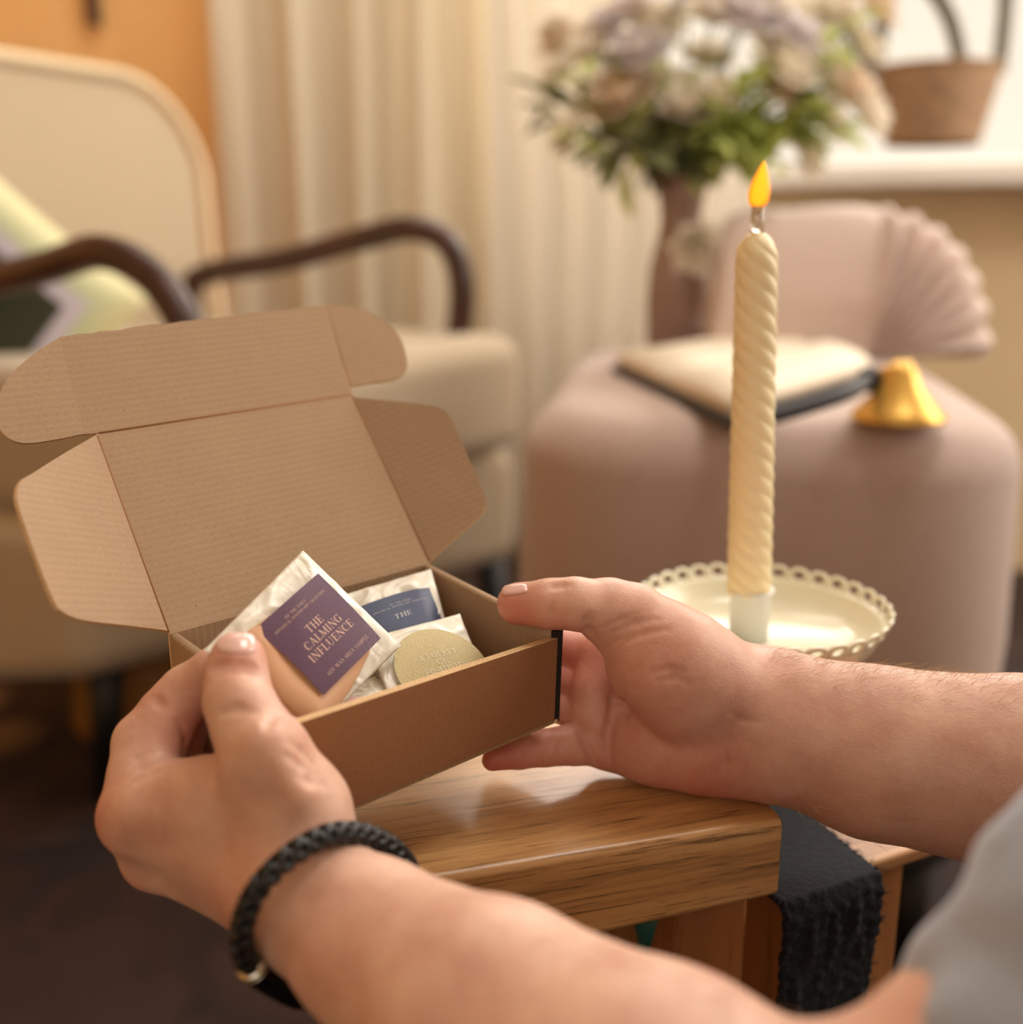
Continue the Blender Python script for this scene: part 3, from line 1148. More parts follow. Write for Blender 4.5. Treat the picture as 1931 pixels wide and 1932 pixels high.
fprof = [(0, 0), (.0036, .0006), (.0050, .0032), (.0054, .0068), (.0049, .0105), (.0036, .0145), (.0022, .0180), (.0010, .0208), (0, .0222)]
tf = NT('amber_flame_shell')
gm = tf.n('ShaderNodeNewGeometry')
lw = tf.n('ShaderNodeLayerWeight')
lw.inputs[0].default_value = .45
cr = tf.ramp(lw.outputs['Facing'], [(.10, lin((255, 196, 30))), (.45, lin((255, 150, 20))), (.85, lin((240, 120, 40)))])
tf.col(lin((255, 150, 40)))
tf.l(cr, tf.b.inputs['Emission Color'])
tf.b.inputs['Emission Strength'].default_value = 1.0
vs, fs = [], []
m_ = MB().lathe(fprof, (0, 0, 0), 28)
for v in m_.v:
    v.x += .0016 * (v.z / .022) ** 1.5 * 1.2
    v += fb
MBx = m_.build('flame', tf.m, cand, True)

# ================================================================== CARDBOARD BOX
bu, bv_, bw = Vector((.7544, .6559, .0279)), Vector((-.6560, .7516, .0686)), Vector((.0240, -.0701, .9973))
bw.normalize()
A0 = Vector((-.0769, .3435, .6312))
A, B, C, D = [onpl(x, y, A0, bw) for x, y in ((552, 1368), (1060, 1186), (812, 1063), (320, 1197))]
HB = .0445
box = thing('cardboard_box', (A + C) / 2 - bw * HB, 'open brown corrugated cardboard mailer box with raised lid, held in both hands', 'box')


def panel(name, poly, nrm, th, e1_, mat, parent=None, edge=None, org=None):
    """polygon of 3D points (front face), extruded by th against nrm, UV in metres along e1_"""
    nrm = nrm.normalized()
    e1_ = (e1_ - nrm * e1_.dot(nrm)).normalized()
    e2_ = nrm.cross(e1_)
    org = org or poly[0]
    n = len(poly)
    vs = list(poly) + [p - nrm * th for p in poly]
    # winding so that the front normal is nrm
    ar = Vector((0, 0, 0))
    for i in range(n):
        ar += (poly[i] - org).cross(poly[(i + 1) % n] - org)
    ccw = ar.dot(nrm) > 0
    f0 = tuple(range(n)) if ccw else tuple(reversed(range(n)))
    f1 = tuple(i + n for i in reversed(f0))
    side = []
    for a, b in zip(f0, f0[1:] + f0[:1]):
        side.append((b, a, a + n, b + n))
    uv = [((p - org).dot(e1_), (p - org).dot(e2_)) for p in vs]
    o = mesh_obj(name, vs, [f0, f1] + side, mat, parent or box, False, uv)
    o.data.materials.append(edge or M['card_edge'])
    for i, f in enumerate(o.data.polygons):
        if i >= 2:
            f.material_index = 1
    return o


def roundc(poly, idx_r, n=6):
    """round given corners (index -> fraction of the shorter side)"""
    out = []
    m = len(poly)
    for i, p in enumerate(poly):
        if i in idx_r:
            a, b = poly[i - 1], poly[(i + 1) % m]
            d = idx_r[i]
            pa, pb = p + (a - p).normalized() * d, p + (b - p).normalized() * d
            for k in range(n + 1):
                t = k / n
                out.append(pa * (1 - t) ** 2 + p * 2 * t * (1 - t) + pb * t * t)
        else:
            out.append(p)
    return out


G = .0016
uF = (B - A).normalized()
uS = (C - B).normalized()
uL = (D - A).normalized()
nF = uF.cross(bw).normalized()          # outward normal of the front wall
if nF.dot(bv_) > 0:
    nF = -nF
nR = bu - bw * bu.dot(bw)
# front wall, two layers with a gap between them
BF = B - bw * .0040 - uF * .0020
panel('front_wall', [A, BF, B - bw * HB - uF * .0020, A - bw * HB], nF, G, bw, M['card_out'])
off = -nF * (G + .0006)
panel('front_wall_lining', [A + off - bw * .0003, BF + off - uF * .001 - bw * .0003, B + off - bw * (HB - .002) - uF * .002, A + off - bw * (HB - .002)], nF, G, bw, M['card'])
o = MB().hexa([B - bw * HB - uF * .0016 - nF * .0008, B - bw * HB + uF * .0012 - nF * .0002, B - bw * HB + uF * .0012 - nF * .0030, B - bw * HB - uF * .0016 - nF * .0030], [B - bw * .0012 - uF * .0030 - nF * .0008, B - bw * .0012 + uF * .0012 - nF * .0002, B - bw * .0012 + uF * .0012 - nF * .0030, B - bw * .0012 - uF * .0030 - nF * .0030]).build('corner_shade_strip', M['gap_shade'], box)  # dark strip standing in for shade at the front right corner
# side walls with rolled tops
for nm, q0, q1, inw in (('right_wall', B, C, -1), ('left_wall', A, D, 1)):
    d = (q1 - q0).normalized()
    nn = d.cross(bw).normalized()
    if nn.dot(bu) * inw < 0:
        nn = -nn                          # points inwards
    s0 = q0 + d * .0030
    th = .0042
    mbp = MB()
    sec = []
    for k in range(7):
        a = math.pi * k / 6
        sec.append((th / 2 - th / 2 * math.cos(a), -th * .30 + th * .30 * math.sin(a)))
    sec = sec + [(th, -HB + .001), (0, -HB + .001)]
    vs, uv = [], []
    acc = [0]
    for i in range(1, len(sec)):
        acc.append(acc[-1] + math.dist(sec[i], sec[i - 1]))
    for q in (s0, q1):
        for i, (a, b) in enumerate(sec):
            vs.append(q + nn * a + bw * b)
            uv.append((acc[i], (q - s0).dot(d)))
    n = len(sec)
    fs = [(i, (i + 1) % n, (i + 1) % n + n, i + n) for i in range(n)] + [tuple(reversed(range(n))), tuple(range(n, 2 * n))]
    if inw > 0:
        pass
    o = mesh_obj(nm, vs, fs, M['card'], box, False, uv)
    bmm = bmesh.new()
    bmm.from_mesh(o.data)
    bmesh.ops.recalc_face_normals(bmm, faces=bmm.faces)
    bmm.to_mesh(o.data)
    bmm.free()
    o.data.polygons.foreach_set('use_smooth', [True] * len(o.data.polygons))
    o.modifiers.new('wn', 'WEIGHTED_NORMAL')
    m2 = o.modifiers.new('b', 'BEVEL')
    m2.width = .0004
panel('back_wall', [D, C, C - bw * HB, D - bw * HB], nF, G, bw, M['card'])
panel('base', [A - bw * (HB - .0016), B - bw * (HB - .0016), C - bw * (HB - .0016), D - bw * (HB - .0016)], bw, G, uF, M['card'])

# lid
T0 = P(182, 818, .4629)
nL = (C - D).cross(T0 - D).normalized()
if nL.dot(CAM0 - D) < 0:
    nL = -nL
T1 = onpl(664, 744, D, nL)
lid = panel('lid', [D, C, T1, T0], nL, G, uF, M['card'], org=D)
# shading along the scored folds, drawn below as tubes of darker card
nT = (T1 - T0).cross(P(112, 645, .4684) - T0).normalized()
if nT.dot(CAM0 - T0) < 0:
    nT = -nT


def px_poly(pp, p0, n):
    return [onpl(x, y, p0, n) for x, y in pp]


for _a, _b in ((T0, T1), (D, T0), (T1, C)):
    _d = (_b - _a).normalized()
    MB().tube([_a + _d * .001 - nL * .0002, _b - _d * .001 - nL * .0002], .00055, 8).build('score_crease_shade', M['card_out'], box, True)
rgj = random.Random(5)
topedge = [(615, 574)] + [(615 - 503 * k / 26, 574 + (61 * (k / 26)) + rgj.uniform(-1.6, 1.6)) for k in range(1, 26)] + [(113, 636)]
tuck = panel('tuck_flap', px_poly([(183, 817), (160, 819), (113, 645)] + topedge[::-1] + [(664, 743)], T0, nT), nT, G, uF, M['card'], org=T0)


def folded(name, pp, h0, h1, base_n, ang, mat=None, rounds=None):
    """flap hinged on the line h0-h1, turned by ang degrees out of the plane base_n"""
    ax = (h1 - h0).normalized()
    nn = Matrix.Rotation(math.radians(ang), 3, ax) @ base_n
    poly = px_poly(pp, h0, nn)
    return panel(name, poly, nn, G, uF, mat or M['card'], org=h0)


def dens(pp, n=5):
    pts = spline([Vector((x, y, 0)) for x, y in pp], n)
    return [(p.x, p.y) for p in pts]


cl0, cl1 = onpl(160, 818, T0, nT), onpl(113, 640, T0, nT)
folded('tuck_ear', [(161, 818)] + dens([(113, 636), (75, 660), (35, 692), (8, 724), (-4, 762), (-4, 795), (10, 822), (45, 836), (100, 830), (150, 820)], 4), cl0, cl1, nT, 5)
cr0, cr1 = onpl(664, 742, T0, nT), onpl(615, 574, T0, nT)
folded('tuck_ear', [(664, 730), (615, 574)] + dens([(620, 574), (680, 582), (728, 608), (756, 640), (768, 678), (764, 704), (742, 716), (700, 722), (668, 728)], 4), cr0, cr1, nT, -6)
folded('side_flap', [(183, 820)] + dens([(172, 826), (120, 856), (60, 894), (42, 905), (33, 925), (36, 958), (70, 1055), (103, 1136), (122, 1156), (158, 1170), (240, 1180), (312, 1189)], 3) + [(322, 1192)], D, T0, nL, 38)
folded('side_flap', [(668, 750)] + dens([(690, 752), (745, 757), (800, 763), (832, 770), (853, 792), (885, 865), (915, 935), (916, 958), (900, 980), (850, 1024), (815, 1056)], 3) + [(807, 1062)], C, T1, nL, -34)

# ------------------------------------------------------------------ serif lettering (strokes)
TK, TN = .17, .06


def _arc(cx, cy, rx, ry, a0, a1, n=10):
    return [(cx + rx * math.cos(math.radians(a0 + (a1 - a0) * k / n)), cy + ry * math.sin(math.radians(a0 + (a1 - a0) * k / n))) for k in range(n + 1)]


def stem(x):
    return [([(x, 0), (x, 1)], TK), ([(x - .14, .025), (x + .14, .025)], TN), ([(x - .14, .975), (x + .14, .975)], TN)]


def thin_stem(x):
    return [([(x, 0), (x, 1)], TN), ([(x - .12, .025), (x + .12, .025)], TN), ([(x - .12, .975), (x + .12, .975)], TN)]


GL = {
    'T': (.8, stem(.4) + [([(.03, .97), (.77, .97)], TN), ([(.04, .97), (.04, .78)], TN), ([(.76, .97), (.76, .78)], TN)]),
    'H': (.9, stem(.17) + stem(.73) + [([(.17, .5), (.73, .5)], TN)]),
    'E': (.72, stem(.17) + [([(.17, .97), (.65, .97)], TN), ([(.17, .5), (.52, .5)], TN), ([(.17, .03), (.68, .03)], TN), ([(.65, .97), (.65, .80)], TN), ([(.68, .03), (.68, .22)], TN), ([(.52, .6), (.52, .4)], TN)]),
    'F': (.68, stem(.17) + [([(.17, .97), (.63, .97)], TN), ([(.17, .5), (.50, .5)], TN), ([(.63, .97), (.63, .80)], TN), ([(.50, .6), (.50, .4)], TN)]),
    'L': (.70, stem(.17) + [([(.17, .03), (.65, .03)], TN), ([(.65, .03), (.65, .24)], TN)]),
    'I': (.36, stem(.18)),
    'C': (.84, [(_arc(.46, .5, .36, .47, 40, 130), TN), (_arc(.44, .5, .34, .47, 120, 240), TK), (_arc(.46, .5, .36, .47, 230, 320), TN), ([(.75, .98), (.75, .72)], TN)]),
    'G': (.92, [(_arc(.46, .5, .36, .47, 40, 130), TN), (_arc(.44, .5, .34, .47, 120, 240), TK), (_arc(.46, .5, .36, .47, 230, 320), TN), ([(.75, .98), (.75, .72)], TN), ([(.74, .06), (.74, .45)], TK), ([(.58, .45), (.88, .45)], TN)]),
    'O': (.92, [(_arc(.46, .5, .35, .47, 60, 120), TN), (_arc(.46, .5, .35, .47, 115, 245), TK), (_arc(.46, .5, .35, .47, 240, 300), TN), (_arc(.46, .5, .35, .47, -65, 65), TK)]),
    'A': (.88, [([(.10, 0), (.42, 1)], TN), ([(.42, 1), (.74, 0)], TK), ([(.2, .34), (.62, .34)], TN), ([(0, .025), (.22, .025)], TN), ([(.60, .025), (.88, .025)], TN)]),
    'M': (1.1, [([(.14, 0), (.14, 1)], TN), ([(.14, .98), (.54, .05)], TK), ([(.54, .05), (.92, .98)], TN), ([(.94, 0), (.94, 1)], TK), ([(.02, .025), (.26, .025)], TN), ([(.80, .025), (1.08, .025)], TN)]),
    'N': (.94, [([(.15, 0), (.15, 1)], TN), ([(.15, .98), (.79, .02)], TK), ([(.79, 0), (.79, 1)], TN), ([(.02, .025), (.28, .025)], TN), ([(.66, .975), (.92, .975)], TN)]),
    'U': (.90, [([(.18, 1), (.18, .32)], TK), (_arc(.46, .32, .28, .29, 180, 360), TN), ([(.74, 1), (.74, .32)], TN), ([(.04, .975), (.32, .975)], TN), ([(.62, .975), (.86, .975)], TN)]),
    'P': (.76, stem(.17) + [(_arc(.38, .73, .26, .24, 90, -90), TN * 2), ([(.17, .97), (.40, .97)], TN), ([(.17, .49), (.40, .49)], TN)]),
    'B': (.78, stem(.17) + [(_arc(.38, .74, .22, .23, 90, -90), TN * 2), (_arc(.40, .26, .27, .24, 90, -90), TN * 2), ([(.17, .97), (.40, .97)], TN), ([(.17, .5), (.40, .5)], TN), ([(.17, .03), (.40, .03)], TN)]),
    'R': (.84, stem(.17) + [(_arc(.38, .74, .24, .23, 90, -90), TN * 2), ([(.17, .97), (.40, .97)], TN), ([(.17, .5), (.40, .5)], TN), ([(.40, .5), (.72, .0)], TK)]),
    'S': (.66, [(_arc(.33, .74, .22, .23, 30, 180), TN), (_arc(.33, .74, .22, .23, 180, 270, 5) + _arc(.33, .27, .24, .24, 90, 0, 5), TK), (_arc(.33, .27, .24, .24, 0, -150), TN), ([(.53, .98), (.53, .74)], TN), ([(.11, .02), (.11, .26)], TN)]),
    'Y': (.84, [([(.12, 1), (.42, .48)], TK), ([(.72, 1), (.42, .48)], TN), ([(.42, .5), (.42, 0)], TK), ([(0, .975), (.26, .975)], TN), ([(.60, .975), (.84, .975)], TN), ([(.28, .025), (.56, .025)], TN)]),
    'V': (.84, [([(.12, 1), (.44, 0)], TK), ([(.74, 1), (.44, 0)], TN), ([(0, .975), (.26, .975)], TN), ([(.62, .975), (.86, .975)], TN)]),
    'W': (1.2, [([(.10, 1), (.36, 0)], TK), ([(.60, 1), (.36, 0)], TN), ([(.56, 1), (.84, 0)], TK), ([(1.08, 1), (.84, 0)], TN), ([(0, .975), (.24, .975)], TN), ([(.96, .975), (1.2, .975)], TN)]),
    'K': (.88, stem(.17) + [([(.17, .38), (.70, 1)], TN), ([(.34, .56), (.74, 0)], TK), ([(.58, .975), (.84, .975)], TN), ([(.60, .025), (.86, .025)], TN)]),
    'X': (.84, [([(.12, 1), (.72, 0)], TK), ([(.12, 0), (.72, 1)], TN)]),
    ' ': (.42, []),
}


def text_width(s, trk):
    return sum(GL[c][0] + trk for c in s) - trk


def lettering(name, s, cx, cy, h, fn, mat, parent, trk=.10, lift=.0003, bold=1.0):
    """s centred on (cx, cy) in the label's own metres, mapped to 3D by fn(x, y, lift)"""
    mb = MB()
    x0 = cx - text_width(s, trk) * h / 2
    for c in s:
        wd_, strokes = GL[c]
        for pts, w in strokes:
            w = w * h * .5 * bold
            for a, b in zip(pts, pts[1:]):
                ax, ay, bx, by = x0 + a[0] * h, cy + (a[1] - .5) * h, x0 + b[0] * h, cy + (b[1] - .5) * h
                l = math.hypot(bx - ax, by - ay) + 1e-9
                dx, dy = (bx - ax) / l, (by - ay) / l
                e = w * .25
                q = [(ax - dx * e - dy * w, ay - dy * e + dx * w), (ax - dx * e + dy * w, ay - dy * e - dx * w), (bx + dx * e + dy * w, by + dy * e - dx * w), (bx + dx * e - dy * w, by + dy * e + dx * w)]
                mb.add([fn(x, y, lift) for x, y in q], [(0, 1, 2, 3)])
        x0 += (wd_ + trk) * h
    return mb.build(name, mat, parent)


# ------------------------------------------------------------------ wax melt packets
gl_ = NT('glassine_paper')
v = gl_.coord('Object')
nz = gl_.noise(v, 90, 3, .5, .6)
gl_.col(gl_.ramp(nz, [(.3, lin((228, 220, 202))), (.7, lin((246, 242, 232)))]))
gl_.set(Roughness=.32)
gl_.b.inputs['Subsurface Weight'].default_value = .3
gl_.b.inputs['Subsurface Radius'].default_value = (.004, .004, .003)
gl_.bump(gl_.noise(v, 60, 2, .4, 1.5), .5, .002)
M['glassine'] = gl_.m


def label_mat(name, c, rough=.5):
    t = NT(name)
    v = t.coord()
    nz = t.noise(v, 1600, 2)
    c4 = lin(c)
    t.col(t.ramp(nz, [(.3, tuple(x * .82 for x in c4[:3]) + (1,)), (.7, tuple(x * 1.15 for x in c4[:3]) + (1,))]))
    t.set(Roughness=rough)
    t.bump(nz, .35, .0003)
    return t.m


M['purple'] = label_mat('plum_label_paper', (98, 68, 92), .42)
M['navy'] = label_mat('navy_label_paper', (52, 62, 98), .42)
M['beige'] = label_mat('sand_label_paper', (206, 190, 144), .7)
M['peach'] = simple('peach_wax', (222, 174, 136), .4, .02, 20)
M['pink'] = simple('pink_wax', (214, 172, 164), .6, .04, 300)
M['green'] = simple('sage_wax', (108, 124, 104), .6, .04, 300)
M['ink'] = simple('pale_pink_print', (222, 186, 170), .6, .02, 20)
M['ink_w'] = simple('pale_print', (214, 212, 214), .6, .02, 20)
M['ink_c'] = simple('cream_print', (244, 236, 210), .6, .02, 20)
M['greycard'] = simple('olive_grey_paper', (160, 150, 124), .6, .03, 20)


def packet(name, c4, nrm, thick, label, group=None, mat=None, seed=0, wr=.0010, n=44):
    """puffy paper packet through 4 corners (tl, tr, br, bl)"""
    tl, tr, br, bl = c4
    nrm = nrm.normalized()
    mb = MB()

    def surf(sgn):
        def f(u, v):
            p = tl.lerp(tr, u).lerp(bl.lerp(br, u), v)
            a, b = abs(2 * u - 1), abs(2 * v - 1)
            h = thick * ((1 - a ** 3) * (1 - b ** 3)) ** .7
            q = Vector((u * 5, v * 5, seed))
            rid = 1 - abs(mnoise.noise(Vector((u * 3.2 + v * 1.5, v * 3.0 - u, seed + 3))) * 2)
            w = wr * (mnoise.noise(q) * .8 + .9 * max(0, rid - .72) * 3 - .35)
            edge = min(1, 6 * (1 - max(a, b)) + .25)
            return p + nrm * (sgn * h + w * edge)
        return f
    for sgn in (1, -1):
        m2 = MB().grid(surf(sgn), n, n)
        if sgn < 0:
            m2.f = [tuple(reversed(x)) for x in m2.f]
        mb.add(m2.v, m2.f, m2.uv)
    base = (tl + tr + br + bl) / 4
    e = thing(name, base, label, 'wax melt packet', group)
    o = mb.build('paper_bag', mat or M['glassine'], e, True)
    w = o.modifiers.new('weld', 'WELD')
    w.merge_threshold = .0003
    return e, surf(1)


def planar_frame(c4, surf, nrm):
    """returns fn(x,y,lift) for a flat frame with height sampled from the packet surface"""
    tl, tr, br, bl = c4
    return None


def sheet(name, fn, w, h, mat, parent, n=24, th=.00018, lift=.00022):
    mb = MB()
    mb.grid(lambda u, v: fn((u - .5) * w, (v - .5) * h, lift), n, n)
    o = mb.build(name, mat, parent, True)
    return o


# 1. plum packet held between thumb and finger
Rf = None


def rot_v(w):
    w = Vector(w)
    return Matrix.Rotation(w.length, 3, w.normalized())


RL = rot_v((.9251, .126, 1.0607))
lu, lv, ln = RL.col[0].copy(), RL.col[1].copy(), RL.col[2].copy()
LO = Vector((-.0986, .3869, .6490))          # label's upper left corner
LC = LO + lu * .018 - lv * .018
if ln.dot(CAM0 - LC) < 0:
    ln = -ln
c4 = [onpl(x, y, LC - ln * .001, ln) for x, y in ((385, 1226), (572, 1038), (757, 1218), (575, 1402))]
e, sf = packet('wax_melt_packet', c4, ln, .0035, 'white glassine packet with plum purple label THE CALMING INFLUENCE, pinched by the left hand', seed=4, wr=.0014, n=60)


def lfn(x, y, lift):
    r = max(abs(x), abs(y)) / .018
    puff = .0020 * max(0, 1 - (x * x + y * y) / (.030 ** 2)) + .0048
    curl = -.0016 * max(0, (y - x) / .036 - .35) ** 1 * 2
    return LC + lu * x + lv * y + ln * (puff + curl + lift)


# peach melt seen through the bag, just under the label
mp = [onpl(x, y, LC, ln) for x, y in ((452, 1200), (560, 1125), (702, 1222), (668, 1290), (600, 1396), (520, 1330), (470, 1270))]
mc = sum(mp, Vector()) / len(mp)
mm = roundc(mp, {0: .004, 1: .004, 2: .004, 3: .003, 4: .004, 5: .004, 6: .004})
nmm = len(mm)
mbm = MB()
vs = [p + ln * .0008 for p in mm] + [mc + (p - mc) * .93 + ln * .0040 for p in mm] + [mc + (p - mc) * .5 + ln * .0045 for p in mm] + [mc + ln * .0046]
fs = [(i, (i + 1) % nmm, (i + 1) % nmm + nmm, i + nmm) for i in range(nmm)] + [(i + nmm, (i + 1) % nmm + nmm, (i + 1) % nmm + 2 * nmm, i + 2 * nmm) for i in range(nmm)] + [(i + 2 * nmm, (i + 1) % nmm + 2 * nmm, 3 * nmm) for i in range(nmm)]
mbm.add(vs, fs)
wm = mbm.build('wax_melt', M['peach'], e, True)
lb = sheet('label', lfn, .036, .036, M['purple'], e)
H_ = .0033
lettering('lettering', 'THE', -.0002, .0042, H_, lfn, M['ink'], lb, bold=.9)
lettering('lettering', 'CALMING', .0002, -.0004, H_, lfn, M['ink'], lb, bold=.9)
lettering('lettering', 'INFLUENCE', .0004, -.0050, H_, lfn, M['ink'], lb, bold=.9)
lettering('lettering', 'BY THE PINES', -.0012, .0134, .00118, lfn, M['ink'], lb, bold=.75)
lettering('lettering', 'BOTANICAL APOTHECARY COLLECTION', -.0002, .0114, .00108, lfn, M['ink'], lb, trk=.07, bold=.75)
lettering('lettering', 'SOY WAX MELT SAMPLE', .0014, -.0135, .0015, lfn, M['ink'], lb, bold=.75)

# 2. navy packet at the back
nN = (bw * .80 - bv_ * .60).normalized()
pN = P(745, 1140, .487)
c4 = [onpl(x, y, pN, nN) for x, y in ((640, 1124), (814, 1073), (848, 1195), (700, 1265))]
e, sf = packet('wax_melt_packet', c4, nN, .003, 'white glassine packet with navy blue label, tucked at the back of the box', seed=9, wr=.0016)
NC4 = [onpl(x, y, pN, nN) for x, y in ((674, 1152), (807, 1113), (840, 1195), (718, 1240))]


def nfn(x, y, lift):
    u, v = x / .036 + .5, .5 - y / .036
    p = NC4[0].lerp(NC4[1], u).lerp(NC4[3].lerp(NC4[2], u), v)
    return p + nN * (.0028 + .0022 * math.sin(math.pi * u) - .001 * (u > .8) * (u - .8) * 5 + lift)


lb = sheet('label', nfn, .036, .036, M['navy'], e)
lettering('lettering', 'BY THE PINES', 0, .0115, .00118, nfn, M['ink_w'], lb, bold=.7)
lettering('lettering', 'BOTANICAL APOTHECARY COLLECTION', 0, .0094, .00108, nfn, M['ink_w'], lb, trk=.07, bold=.7)
lettering('lettering', 'THE', -.0015, .0022, .0033, nfn, M['ink_w'], lb, bold=.8)

# 3. sand coloured round label
nS = (bw * .86 - bv_ * .50).normalized()
pS = P(820, 1240, .458)
c4 = [onpl(x, y, pS, nS) for x, y in ((690, 1204), (868, 1158), (922, 1290), (745, 1345))]
e, sf = packet('wax_melt_packet', c4, nS, .003, 'white packet with a round sand-coloured label, at the front right of the box', seed=14, wr=.0013)
sc_ = onpl(832, 1272, pS, nS)
su = (onpl(850, 1233, pS, nS) - onpl(793, 1247, pS, nS)).normalized()
sv = nS.cross(su)


def sfn(x, y, lift):
    return sc_ + su * x + sv * y + nS * (.0030 + .0012 * max(0, 1 - (x * x + y * y) / .02 ** 2) + lift)


RS = .0212
vs = [sfn(0, 0, .0003)]
for k in range(1, 9):
    for q in range(48):
        a = 2 * math.pi * q / 48
        vs.append(sfn(RS * k / 8 * math.cos(a), RS * k / 8 * math.sin(a), .0003))
fs = [(0, 1 + q, 1 + (q + 1) % 48) for q in range(48)] + [(1 + (k - 1) * 48 + q, 1 + k * 48 + q, 1 + k * 48 + (q + 1) % 48, 1 + (k - 1) * 48 + (q + 1) % 48) for k in range(1, 8) for q in range(48)]
lb = mesh_obj('label', vs, fs, M['beige'], e, True)
lettering('lettering', 'A POCKET', .0005, .0070, .0027, sfn, M['ink_c'], lb, lift=.0005, bold=.8)
lettering('lettering', 'OF', .0005, .0032, .0027, sfn, M['ink_c'], lb, lift=.0005, bold=.8)
lettering('lettering', 'POSITIVITY', .0010, -.0005, .0027, sfn, M['ink_c'], lb, lift=.0005, bold=.8)

# 4-6. small packets lying low in the box
nU = (bw * .95 - bv_ * .3).normalized()
for (pp, disc, dm, lab, sd, dd) in (
        (((612, 1330), (650, 1296), (735, 1268), (760, 1345)), (660, 1352, .0085), 'pink', 'white packet with a pink melt showing, low at the front of the box', 21, .432),
        (((470, 1298), (520, 1280), (552, 1330), (515, 1350)), (512, 1322, .0072), 'green', 'packet with a sage green melt, just right of the left thumb', 25, .418),
        (((512, 1338), (545, 1322), (590, 1372), (560, 1392)), (556, 1362, .0060), 'pink', 'small packet with a pink melt in the near left corner of the box', 29, .410)):
    p0 = P(pp[1][0], pp[1][1] + 20, dd)
    c4 = [onpl(x, y, p0, nU) for x, y in pp]
    e, sf = packet('wax_melt_packet', c4, nU, .002, lab, seed=sd, n=24)
    c_ = onpl(disc[0], disc[1], p0, nU)
    a1 = nU.orthogonal().normalized()
    a2 = nU.cross(a1)
    r_ = disc[2]
    vs = [c_ + nU * .0042] + [c_ + (a1 * math.cos(q * math.pi / 16) + a2 * math.sin(q * math.pi / 16)) * r_ * k + nU * h for k, h in ((.9, .0038), (1.0, .0020)) for q in range(32)]
    fs = [(0, 1 + q, 1 + (q + 1) % 32) for q in range(32)] + [(1 + q, 33 + q, 33 + (q + 1) % 32, 1 + (q + 1) % 32) for q in range(32)]
    mesh_obj('wax_melt', vs, fs, M[dm], e, True)
# folded olive grey card sleeve
p0 = P(700, 1280, .444)
nG = (bw * .8 - bv_ * .4 - bu * .3).normalized()
q = [onpl(x, y, p0, nG) for x, y in ((668, 1262), (690, 1250), (742, 1306), (715, 1325), (688, 1300))]
vs = q + [x - nG * .0012 for x in q]
fs = [tuple(range(5)), tuple(range(9, 4, -1))] + [(i, i + 5, (i + 1) % 5 + 5, (i + 1) % 5) for i in range(5)]
o = mesh_obj('folded_card', vs, fs, M['greycard'])
bevel(o, .0003)
tag(o, 'folded olive grey card between the plum packet and the sand labelled packet', 'card')

